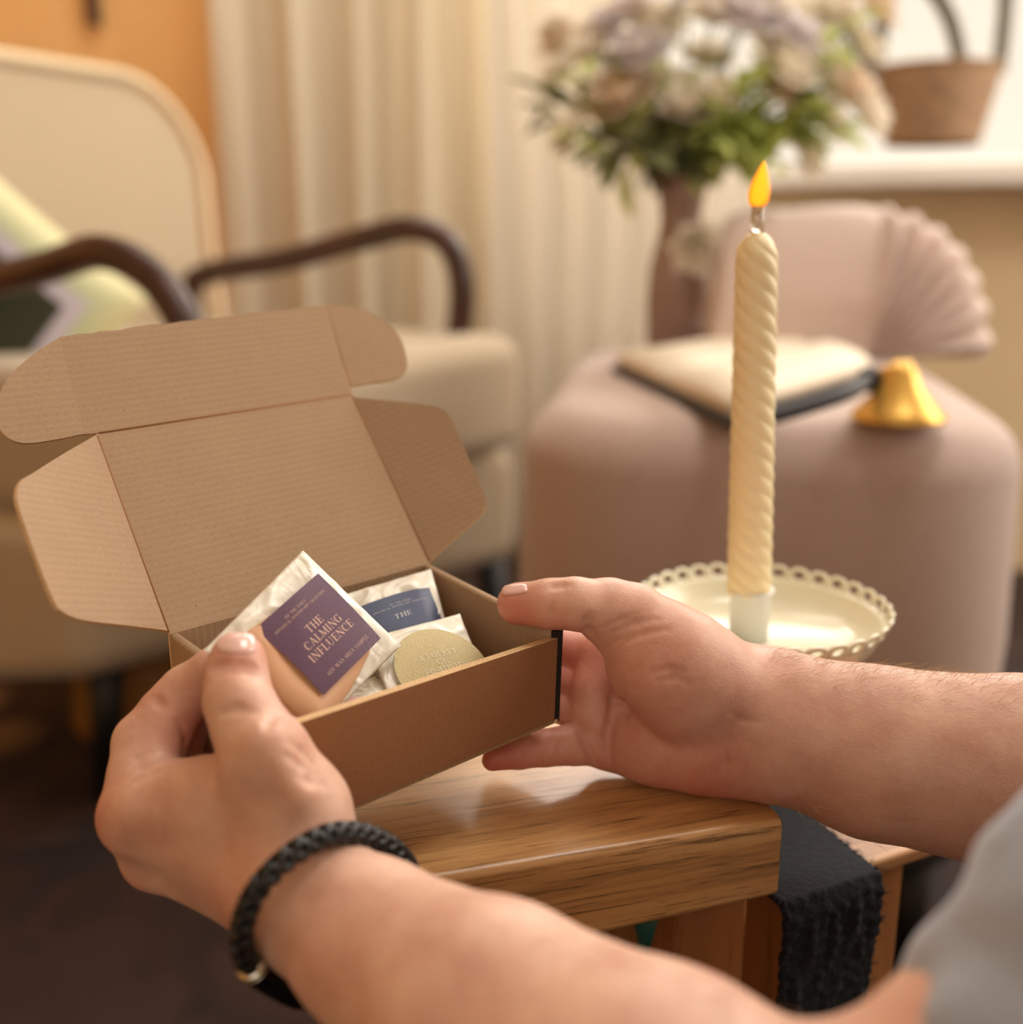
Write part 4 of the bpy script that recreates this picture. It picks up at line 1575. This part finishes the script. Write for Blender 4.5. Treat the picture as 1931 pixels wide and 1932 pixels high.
# ================================================================== PERSON (signed distance modelling)
class Vol:
    def __init__(s, lo, hi, h):
        s.lo = np.array(lo, dtype=np.float32)
        s.h = h
        s.n = np.ceil((np.array(hi) - np.array(lo)) / h).astype(int) + 1
        s.F = np.full(tuple(s.n), .03, dtype=np.float32)

    def sub(s, lo, hi, pad):
        a = np.maximum(0, np.floor((np.array(lo) - pad - s.lo) / s.h).astype(int))
        b = np.minimum(s.n, np.ceil((np.array(hi) + pad - s.lo) / s.h).astype(int) + 1)
        if np.any(b <= a):
            return None
        sl = tuple(slice(a[i], b[i]) for i in range(3))
        ax = [(s.lo[i] + s.h * np.arange(a[i], b[i], dtype=np.float32)) for i in range(3)]
        return sl, ax

    def cone(s, a, b, r1, r2, k=.004, flat=None, fk=1.0, sub=False):
        """tapered capsule; flat = direction along which it is thinned by fk (>1)"""
        a, b = np.array(a, dtype=np.float32), np.array(b, dtype=np.float32)
        rm = max(r1, r2)
        q = s.sub(np.minimum(a, b) - rm, np.maximum(a, b) + rm, k * 1.5 + s.h * 3)
        if q is None:
            return
        sl, (X, Y, Z) = q
        X, Y, Z = X[:, None, None] - a[0], Y[None, :, None] - a[1], Z[None, None, :] - a[2]
        ba = b - a
        L2 = float(ba @ ba) + 1e-12
        t = np.clip((X * ba[0] + Y * ba[1] + Z * ba[2]) / L2, 0, 1)
        dx, dy, dz = X - t * ba[0], Y - t * ba[1], Z - t * ba[2]
        if flat is not None:
            f = np.array(flat, dtype=np.float32)
            f /= np.linalg.norm(f)
            dn = (dx * f[0] + dy * f[1] + dz * f[2]) * (fk - 1)
            dx, dy, dz = dx + f[0] * dn, dy + f[1] * dn, dz + f[2] * dn
        d = np.sqrt(dx * dx + dy * dy + dz * dz) - (r1 + (r2 - r1) * t)
        o = s.F[sl]
        if sub:
            d = -d
            hh = np.clip(.5 - .5 * (o - d) / k, 0, 1)
            s.F[sl] = o * (1 - hh) + d * hh + k * hh * (1 - hh)
        else:
            hh = np.clip(.5 + .5 * (o - d) / k, 0, 1)
            s.F[sl] = o * (1 - hh) + d * hh - k * hh * (1 - hh)

    def chain(s, nodes, k=.004, flat=None, fk=1.0):
        for p, q in zip(nodes, nodes[1:]):
            s.cone(p[0], q[0], p[1], q[1], k, flat, fk)

    def merge(s, other, k):
        o, d = s.F, other
        hh = np.clip(.5 + .5 * (o - d) / k, 0, 1)
        s.F = o * (1 - hh) + d * hh - k * hh * (1 - hh)

    def at(s, p):
        q = (np.array(p) - s.lo) / s.h
        i = np.floor(q).astype(int)
        if np.any(i < 0) or np.any(i >= s.n - 1):
            return .03
        f = q - i
        c = s.F[i[0]:i[0] + 2, i[1]:i[1] + 2, i[2]:i[2] + 2]
        c = c[0] * (1 - f[0]) + c[1] * f[0]
        c = c[0] * (1 - f[1]) + c[1] * f[1]
        return float(c[0] * (1 - f[2]) + c[1] * f[2])

    def grad(s, p):
        e = s.h
        g_ = Vector([s.at(Vector(p) + Vector(v)) - s.at(Vector(p) - Vector(v)) for v in ((e, 0, 0), (0, e, 0), (0, 0, e))])
        return g_.normalized() if g_.length > 0 else Vector((0, -1, 0))

    def march(s, px, py, d0=.2, d1=.6):
        r = ray(px, py)
        d, prev = d0, 1
        while d < d1:
            v = s.at(CAM0 + r * d)
            if v <= 0:
                d -= s.h
                lo, hi = d - s.h, d + s.h
                for _ in range(12):
                    m = (lo + hi) / 2
                    if s.at(CAM0 + r * m) <= 0:
                        hi = m
                    else:
                        lo = m
                return CAM0 + r * hi
            d += max(s.h * .7, min(v, .02) * .8)
        return None

    def groove(s, pts, r=.0011, k=.0012, sink=.25):
        P3 = [s.march(x, y) for x, y in pts]
        P3 = [p for p in P3 if p is not None]
        P3 = [p + s.grad(p) * r * (1 - sink * 2) for p in P3]
        n = len(P3)
        for i, (a, b) in enumerate(zip(P3, P3[1:])):
            ra = r * (.35 + .65 * math.sin(math.pi * (i + .15) / (n - .7)))
            rb = r * (.35 + .65 * math.sin(math.pi * min(1, (i + 1.15) / (n - .7))))
            s.cone(a, b, ra, rb, k, sub=True)

    def mesh(s):
        F = s.F
        n = F.shape
        N = n[0] * n[1] * n[2]
        st = (n[1] * n[2], n[2], 1)
        S = F < 0
        num = np.zeros((0,), dtype=np.int64)
        cells, pos, edges = [], [], []
        for ax in range(3):
            a = [slice(None)] * 3
            b = [slice(None)] * 3
            a[ax], b[ax] = slice(0, -1), slice(1, None)
            sa, sb = S[tuple(a)], S[tuple(b)]
            I = np.argwhere(sa != sb)
            I = I[np.all((I > 0) & (I < np.array(n) - 2), axis=1)]
            fa = F[I[:, 0], I[:, 1], I[:, 2]]
            J = I.copy()
            J[:, ax] += 1
            fb = F[J[:, 0], J[:, 1], J[:, 2]]
            t = fa / (fa - fb)
            p = I.astype(np.float64)
            p[:, ax] += t
            o1, o2 = [(1, 2), (2, 0), (0, 1)][ax]
            base = I @ np.array(st)
            c = [base, base - st[o1], base - st[o1] - st[o2], base - st[o2]]
            for q in c:
                cells.append(q)
                pos.append(p)
            inside = fa < 0
            edges.append((c, inside))
        allc = np.concatenate(cells)
        allp = np.concatenate(pos)
        u, inv = np.unique(allc, return_inverse=True)
        cnt = np.bincount(inv)
        V = np.stack([np.bincount(inv, allp[:, i]) / cnt for i in range(3)], 1)
        V = V * s.h + s.lo
        faces = []
        for c, ins in edges:
            q = np.stack([np.searchsorted(u, x) for x in c], 1)
            q[~ins] = q[~ins][:, ::-1]
            faces.append(q)
        return V, np.concatenate(faces)


def nd(px, py, d, r):
    return (P(px, py, d), r)


VIEW = ray(CX, CY).normalized()
HS = .0009

# ---------------------------------------------------------------- left arm
LV = Vol((-.165, .14, .41), (.225, .49, .715), HS)
fa_f = (P(600, 1700, .37) - CAM0).normalized()
LV.chain([nd(520, 1625, .388, .0235), nd(555, 1655, .376, .0240), nd(592, 1700, .362, .0224), nd(702, 1780, .345, .0254), nd(925, 1936, .31, .0345), nd(1225, 2158, .275, .0430), nd(1560, 2400, .25, .046)], .006, fa_f, 1.22)
LV.chain([nd(1560, 2400, .25, .046), nd(1640, 2400, .25, .046), nd(2050, 2085, .25, .0425), nd(2320, 1900, .25, .0410)], .010)
# metacarpals and palm
mc = dict(flat=(P(420, 1580, .4) - CAM0), fk=1.15)
LV.chain([nd(515, 1625, .386, .0215), nd(262, 1538, .400, .0132)], .008)
LV.chain([nd(520, 1650, .392, .0205), nd(298, 1612, .413, .0128)], .008)
LV.chain([nd(500, 1660, .398, .0185), nd(372, 1640, .425, .0110)], .008)
LV.chain([nd(510, 1650, .400, .0170), nd(425, 1640, .428, .0110)], .008)
LV.chain([nd(262, 1542, .402, .0132), nd(298, 1606, .412, .0130)], .006)
LV.chain([nd(420, 1560, .390, .0175), nd(340, 1520, .398, .0150)], .008)
# thumb
LV.chain([nd(556, 1600, .380, .0180), nd(562, 1530, .376, .0165), nd(502, 1428, .371, .0150)], .009)
LV.chain([nd(502, 1428, .371, .0146), nd(470, 1370, .375, .0122), nd(450, 1322, .380, .0114), nd(447, 1280, .384, .0101), nd(448, 1246, .387, .0100)], .004)
# web
LV.chain([nd(500, 1480, .378, .0125), nd(400, 1500, .386, .0115), nd(300, 1510, .396, .0120)], .010)
# fingers
sv_ = LV.F.copy()


def finger(V, nodes, k=.0035):
    V.chain(nodes, k)


finger(LV, [nd(262, 1535, .400, .0130), nd(272, 1460, .408, .0122), nd(292, 1398, .415, .0118), nd(318, 1350, .418, .0108), nd(352, 1306, .420, .0095), nd(402, 1262, .414, .0084)], .005)
for nodes in ([nd(298, 1612, .413, .0126), nd(268, 1500, .430, .0112), nd(318, 1425, .438, .0115), nd(368, 1350, .439, .0104), nd(392, 1292, .437, .0088)],
              [nd(372, 1640, .425, .0108), nd(300, 1540, .450, .0102), nd(296, 1430, .458, .0100), nd(326, 1320, .460, .0094), nd(372, 1288, .454, .0080)],
              [nd(425, 1640, .428, .0105), nd(350, 1580, .455, .0092), nd(340, 1500, .468, .0086), nd(375, 1430, .470, .0078), nd(405, 1400, .466, .0070)]):
    LV.chain(nodes, .0016)
# knuckle / tendon relief
LV.chain([nd(470, 1560, .374, .0040), nd(330, 1535, .385, .0032), nd(262, 1530, .388, .0050)], .010)
LV.chain([nd(560, 1490, .360, .0035), nd(500, 1400, .358, .0060)], .010)
LV.cone(P(452, 1322, .3715), P(452, 1318, .3715), .0045, .0045, .008)
LV.cone(P(250, 1395, .412), P(250, 1395, .412), .0060, .0060, .008)
# creases
for g_ in ([(404, 1266), (425, 1256), (450, 1254), (475, 1258), (492, 1268)], [(410, 1276), (440, 1266), (470, 1268), (488, 1276)], [(398, 1262), (410, 1254), (422, 1250)],
           [(420, 1345), (450, 1338), (478, 1342)], [(286, 1316), (300, 1326), (312, 1336)], [(520, 1350), (508, 1362), (502, 1376)],
           [(548, 1402), (572, 1418), (590, 1440)], [(540, 1425), (570, 1444), (598, 1462)], [(556, 1462), (585, 1474), (612, 1480)], [(250, 1446), (262, 1432), (280, 1424)], [(246, 1470), (268, 1450), (292, 1440)], [(262, 1474), (290, 1458), (310, 1452)]):
    LV.groove(g_, .0012, .0026, .15)
for g_ in ([(335, 1360), (352, 1395), (345, 1420)],):
    LV.groove(g_, .0012, .002, .2)

# ---------------------------------------------------------------- right arm
RV = Vol((-.03, .36, .47), (.36, .585, .76), HS)
fr_f = (P(1600, 1400, .47) - CAM0).normalized()
RV.chain([nd(1400, 1352, .478, .0300), nd(1450, 1362, .476, .0316), nd(1650, 1418, .470, .0362), nd(1931, 1462, .466, .0420), nd(2350, 1530, .45, .046), nd(2700, 1580, .44, .046)], .006, fr_f, 1.28)
# palm
for a, b in ((nd(1395, 1330, .482, .0210), nd(1130, 1240, .500, .0102)), (nd(1395, 1355, .484, .0205), nd(1128, 1300, .499, .0104)), (nd(1395, 1385, .484, .0205), nd(1130, 1358, .497, .0104)), (nd(1385, 1405, .483, .0190), nd(1140, 1400, .494, .0102))):
    RV.chain([a, b], .008)
# hypothenar
RV.chain([nd(1165, 1402, .491, .0112), nd(1240, 1404, .486, .0160), nd(1330, 1408, .481, .0180), nd(1440, 1412, .478, .0195)], .010)
# distal palm pads
RV.chain([nd(1122, 1232, .494, .0085), nd(1120, 1300, .491, .0095), nd(1120, 1352, .490, .0095), nd(1132, 1400, .490, .0088)], .006)
# thenar and thumb
RV.chain([nd(1400, 1318, .474, .0215), nd(1300, 1272, .468, .0235), nd(1248, 1236, .464, .0225), nd(1192, 1168, .463, .0150)], .0085)
RV.chain([nd(1215, 1262, .470, .0145), nd(1290, 1320, .470, .0175)], .006)
RV.chain([nd(1192, 1166, .463, .0146), nd(1150, 1150, .459, .0128), nd(1085, 1139, .453, .0106), nd(1040, 1139, .455, .0100), nd(978, 1139, .459, .0090)], .0035)
RV.cone(P(1150, 1190, .465), P(1140, 1180, .462), .0085, .008, .006)
# fingers round the outside of the box wall
for nodes in ([nd(1128, 1242, .499, .0100), nd(1092, 1228, .500, .0094), nd(1050, 1218, .499, .0087), nd(985, 1196, .512, .0080), nd(945, 1178, .522, .0072)],
              [nd(1128, 1302, .498, .0102), nd(1085, 1288, .498, .0092), nd(1045, 1276, .498, .0088), nd(985, 1252, .512, .0080), nd(945, 1235, .522, .0072)],
              [nd(1130, 1356, .496, .0102), nd(1085, 1338, .496, .0090), nd(1045, 1326, .497, .0086), nd(985, 1302, .511, .0078), nd(950, 1288, .520, .0070)],
              [nd(1140, 1402, .492, .0104), nd(1085, 1404, .486, .0094), nd(1030, 1411, .482, .0082), nd(980, 1421, .479, .0070), nd(930, 1434, .476, .0048)]):
    RV.chain(nodes, .0014)
RV.groove([(1152, 1292), (1157, 1320), (1156, 1350), (1148, 1385), (1147, 1415), (1152, 1440)], .0021, .0024, .38)
RV.groove([(1178, 1322), (1182, 1345), (1180, 1365)], .0014, .002, .3)
RV.groove([(1088, 1362), (1098, 1385), (1110, 1412), (1120, 1436)], .0019, .0024, .38)
RV.groove([(1042, 1140), (1041, 1155), (1043, 1172)], .0009, .002, .2)
RV.groove([(1112, 1160), (1108, 1172), (1112, 1190), (1120, 1200)], .0019, .0024, .35)
for g_ in ([(1135, 1185), (1170, 1172), (1200, 1160)], [(1150, 1196), (1200, 1176), (1240, 1168)], [(1160, 1215), (1210, 1196), (1260, 1188)], [(1230, 1270), (1265, 1262), (1290, 1268)], [(1240, 1285), (1275, 1278), (1300, 1290)],
           [(1055, 1398), (1056, 1410), (1054, 1424)], [(996, 1405), (994, 1418), (995, 1432)], [(1038, 1385), (1037, 1400), (1038, 1415)], [(1050, 1110), (1062, 1106), (1075, 1104)], [(1030, 1112), (1045, 1106), (1058, 1102)],
           [(1380, 1345), (1400, 1358), (1430, 1362)], [(1368, 1420), (1372, 1440), (1368, 1462)]):
    RV.groove(g_, .0011, .0024, .1)

Vl, Fl = LV.mesh()
Vr, Fr = RV.mesh()
# hidden trunk that joins the arms inside the shirt
TV = Vol((.0, -.55, -.02), (.85, .62, .84), .006)
sh_l, sh_r = Vector((.30, .02, .70)), Vector((.66, .20, .70))
TV.chain([(P(2310, 1905, .25), .032), (sh_l, .040)], .008)
TV.chain([(P(2350, 1530, .45), .040), (Vector((.50, .36, .58)), .042), (sh_r, .05)], .02)
fl_ = Vector((.35, -.70, 0))
TV.chain([(sh_l + Vector((.06, 0, -.03)), .08), (sh_r + Vector((-.05, -.02, -.03)), .08)], .04, fl_, 1.2)
TV.chain([(Vector((.48, .08, .62)), .14), (Vector((.50, .02, .34)), .125)], .06, fl_, 1.2)
Vt, Ft = TV.mesh()
V_ = np.concatenate([Vl, Vr, Vt])
F_ = np.concatenate([Fl, Fr + len(Vl), Ft + len(Vl) + len(Vr)])
person = thing('person', (.45, .05, .30), 'person in a grey top, bare forearms reaching in, hands holding the box and packet', 'person')

# skin
sk = NT('skin')
v = sk.coord('Object')
at_ = sk.n('ShaderNodeVertexColor')
at_.layer_name = 'flush'
n1 = sk.noise(v, 45, 3)
n2 = sk.noise(v, 260, 3)
base = sk.ramp(n1, [(.30, lin((202, 155, 134))), (.55, lin((216, 174, 152))), (.75, lin((224, 184, 162)))])
base = sk.mix(sk.ramp(n2, [(.35, 0.0), (.8, .16)]), base, lin((176, 104, 86)))
base = sk.mix(at_.outputs[0], base, lin((196, 98, 84)))
sk.col(base)
sk.set(Roughness=.46)
sk.b.inputs['Subsurface Weight'].default_value = .35
sk.b.inputs['Subsurface Radius'].default_value = (.0045, .0016, .0009)
sk.b.inputs['Subsurface Scale'].default_value = 1.0
sk.b.inputs['Specular IOR Level'].default_value = .42
vo = sk.n('ShaderNodeTexVoronoi')
vo.inputs['Scale'].default_value = 1100
sk.l(v, vo.inputs['Vector'])
b1 = sk.n('ShaderNodeBump')
b1.inputs['Strength'].default_value = .22
b1.inputs['Distance'].default_value = .0004
sk.l(vo.outputs[0], b1.inputs['Height'])
sk.bump(sk.noise(v, 420, 3), .3, .0005, b1.outputs[0])
M['skin'] = sk.m

me = bpy.data.meshes.new('body')
me.vertices.add(len(V_))
me.vertices.foreach_set('co', V_.astype(np.float32).ravel())
me.loops.add(F_.size)
me.loops.foreach_set('vertex_index', F_.astype(np.int32).ravel())
me.polygons.add(len(F_))
me.polygons.foreach_set('loop_start', np.arange(0, F_.size, 4, dtype=np.int32))
me.polygons.foreach_set('loop_total', np.full(len(F_), 4, dtype=np.int32))
me.update()
me.validate()
me.polygons.foreach_set('use_smooth', [True] * len(me.polygons))
# flushed skin at knuckles, finger ends and palm
fl_pts = [(P(447, 1215, .385), .012, .55), (P(1200, 1380, .49), .06, .35), (P(215, 1535, .40), .013, .6), (P(265, 1650, .415), .014, .45), (P(360, 1375, .42), .016, .7), (P(330, 1330, .42), .010, .5), (P(1085, 1260, .497), .022, .75), (P(1100, 1350, .495), .020, .5), (P(930, 1435, .476), .020, .8),
          (P(985, 1165, .456), .014, .75), (P(1060, 1175, .452), .010, .5), (P(1320, 1460, .478), .028, .6), (P(1120, 1330, .49), .022, .35), (P(1030, 1420, .482), .018, .5), (P(1240, 1260, .448), .022, .25), (P(500, 1700, .37), .02, .3), (P(960, 1125, .458), .01, .5)]
acc = np.zeros(len(V_))
for c, r, w in fl_pts:
    d2 = ((V_ - np.array(c)) ** 2).sum(1)
    acc = np.maximum(acc, w * np.exp(-d2 / (r * r)))
ca = me.color_attributes.new('flush', 'FLOAT_COLOR', 'POINT')
ca.data.foreach_set('color', np.repeat(acc[:, None], 4, 1).astype(np.float32).ravel())
body = bpy.data.objects.new('body', me)
me.materials.append(M['skin'])
COL.objects.link(body)
body.parent = person
body.matrix_parent_inverse = Matrix.Translation(-person.location)

# nails
nm_ = NT('fingernail')
nm_.col(lin((232, 190, 180)))
nm_.set(Roughness=.22)
nm_.b.inputs['Subsurface Weight'].default_value = .3
nm_.b.inputs['Subsurface Radius'].default_value = (.003, .001, .0006)
nm_.b.inputs['Coat Weight'].default_value = .4


def nail(V, c, ax, ay, name, lab):
    """patch centred on pixel c with half-axes ax, ay (pixels), lifted off the skin"""
    pts, nu = [], 18
    mb = MB()
    grid = {}
    for j in range(nu + 1):
        for i in range(nu + 1):
            s, t = 2 * i / nu - 1, 2 * j / nu - 1
            # square -> rounded square
            k = 1 / max(1e-6, (abs(s) ** 4 + abs(t) ** 4) ** .25) * max(abs(s), abs(t)) if (s or t) else 1
            s2, t2 = s * k, t * k
            p = V.march(c[0] + ax[0] * s2 + ay[0] * t2, c[1] + ax[1] * s2 + ay[1] * t2)
            if p is None:
                continue
            rr_ = max(abs(s), abs(t))
            grid[i, j] = len(mb.v)
            mb.v.append(p + V.grad(p) * (.00075 * (1 - rr_ ** 10) + .00005))
    for j in range(nu):
        for i in range(nu):
            q = [(i, j), (i + 1, j), (i + 1, j + 1), (i, j + 1)]
            if all(x in grid for x in q):
                mb.f.append([grid[x] for x in q])
    mb.uv = [(0, 0)] * len(mb.v)
    o = mb.build(name, nm_.m, person, True)
    o['label'] = lab
    return o


nail(LV, (446, 1213), (38, 2), (-1, 20), 'fingernail', 'glossy nail of the left thumb')
nail(RV, (971, 1112), (24, -3), (2, 9), 'fingernail', 'glossy nail of the right thumb')

# fine hair along the right forearm and a little on the left one
hm = NT('arm_hair')
hm.col(lin((206, 170, 126)))
hm.set(Roughness=.4)
hr = MB()
rgh = random.Random(11)


def hairs(V, n, fx, L, lean):
    for _ in range(n):
        x, y = fx()
        p = V.march(x, y)
        if p is None:
            continue
        g_ = V.grad(p)
        t_ = (lean - g_ * lean.dot(g_)).normalized()
        t_ = (t_ + Vector((rgh.uniform(-.3, .3), rgh.uniform(-.3, .3), rgh.uniform(-.3, .3)))).normalized()
        l = L * rgh.uniform(.6, 1.2)
        hr.tube([p - g_ * .0003, p + g_ * l * .28 + t_ * l * .25, p + g_ * l * .38 + t_ * l * .6, p + g_ * l * .40 + t_ * l], [.00006, .00006, .00005, .00002], 3)


def topline(x):
    pts = [(1440, 1222), (1560, 1243), (1650, 1256), (1931, 1278)]
    for a, b in zip(pts, pts[1:]):
        if x <= b[0]:
            return a[1] + (b[1] - a[1]) * (x - a[0]) / (b[0] - a[0])
    return 1280


def f1():
    x = rgh.uniform(1450, 1931)
    return x, topline(x) + 4 + rgh.random() ** 2 * 60


hairs(RV, 420, f1, .007, P(1900, 1400, .47) - P(1500, 1350, .48))
hairs(RV, 90, lambda: (rgh.uniform(1440, 1800), rgh.uniform(1480, 1600)), .006, P(1900, 1400, .47) - P(1500, 1350, .48))


def f2():
    x = rgh.uniform(860, 1500)
    return x, 1665 + (x - 790) * .347 + 6 + rgh.random() ** 2 * 40


hairs(LV, 90, f2, .006, P(1100, 1900, .3) - P(700, 1700, .35))
ho = hr.build('arm_hair', hm.m, person)
ho['kind'] = 'stuff'

# shirt
SV = Vol((.04, -.40, .10), (.86, .56, .88), .004)
ela, shl = P(1905, 2060, .243), P(2229, 1841, .25)
SV.chain([(P(2112, 2072, .25), .0530), (P(2325, 1865, .25), .0580), (sh_l, .062)], .006)
SV.chain([(Vector((.44, .41, .53)), .055), (Vector((.52, .36, .57)), .060), (sh_r, .07)], .02)
SV.chain([(sh_l + Vector((.06, 0, -.02)), .10), (sh_r + Vector((-.05, -.02, -.02)), .10)], .04, fl_, 1.2)
SV.chain([(Vector((.48, .08, .62)), .165), (Vector((.50, .02, .30)), .155)], .06, fl_, 1.2)
Vs, Fs = SV.mesh()
Vs2 = Vs.copy()
so_ = mesh_obj('shirt', Vs2.tolist(), Fs.tolist(), M['shirt'], person, True)
sm_ = so_.modifiers.new('smooth', 'SMOOTH')
sm_.iterations = 4
tx = bpy.data.textures.new('cloth_folds', 'CLOUDS')
tx.noise_scale = .020
tx.noise_depth = 0
dm = so_.modifiers.new('folds', 'DISPLACE')
dm.texture = tx
dm.strength = .005
dm.mid_level = .5
dm.texture_coords = 'LOCAL'

# ---------------------------------------------------------------- bracelet
br = thing('bracelet', P(600, 1700, .38), 'black braided leather bracelet with a dark metal clasp, loose round the left wrist', 'bracelet')
loop = spline([P(778, 1662, .392), P(752, 1612, .380), P(700, 1580, .368), P(640, 1572, .356), P(585, 1590, .347), P(530, 1628, .340), P(485, 1678, .336), P(460, 1735, .337), P(457, 1780, .340), P(474, 1822, .346), P(520, 1856, .356), P(578, 1880, .368), P(655, 1870, .386), P(735, 1820, .400), P(775, 1730, .400)], 22, closed=True)
# braid: four strands crossing over one another on a core
n = len(loop)
L_ = [0]
for a, b in zip(loop, loop[1:] + loop[:1]):
    L_.append(L_[-1] + (b - a).length)
cen = sum(loop, Vector()) / n
mbb = MB()
frames = []
for i in range(n):
    t_ = (loop[(i + 1) % n] - loop[i - 1]).normalized()
    out_ = (loop[i] - cen)
    out_ = (out_ - t_ * out_.dot(t_)).normalized()
    frames.append((t_, out_, t_.cross(out_)))
i_c0, i_c1 = None, None
dist_to = lambda q: min(range(n), key=lambda i: (loop[i] - q).length)
i_c0, i_c1 = dist_to(P(474, 1822, .346)), dist_to(P(590, 1882, .371))
mbb.tube([loop[i] for i in range(n)], .0026, 12, closed=True)
cycles = round(L_[-1] / .0085)
for sgn in (1, -1):
    for ph in range(3):
        pts = []
        sub = 3
        for i in range(n * 1):
            a = sgn * (2 * math.pi * cycles * L_[i] / L_[-1] * .5) + ph * 2 * math.pi / 3
            w = .0026 + .0003 * math.cos(3 * a * sgn)
            t_, o_, b_ = frames[i]
            pts.append(loop[i] + (o_ * math.cos(a) + b_ * math.sin(a)) * w)
        # refine
        mbb.tube(pts, .0014, 8, closed=True)
cord = mbb.build('braided_cord', M['leather'], br, True)
seg_ = loop[i_c0:i_c1 + 1]
MB().tube(seg_, .0046, 24).build('clasp', M['gunmetal'], br, True)
for q in (0, 3, len(seg_) - 9, len(seg_) - 1):
    MB().tube([seg_[q] - frames[i_c0 + q][0] * .00025, seg_[q] + frames[i_c0 + q][0] * .00025], .0049, 24).build('clasp_ring', M['silver'], br, True)
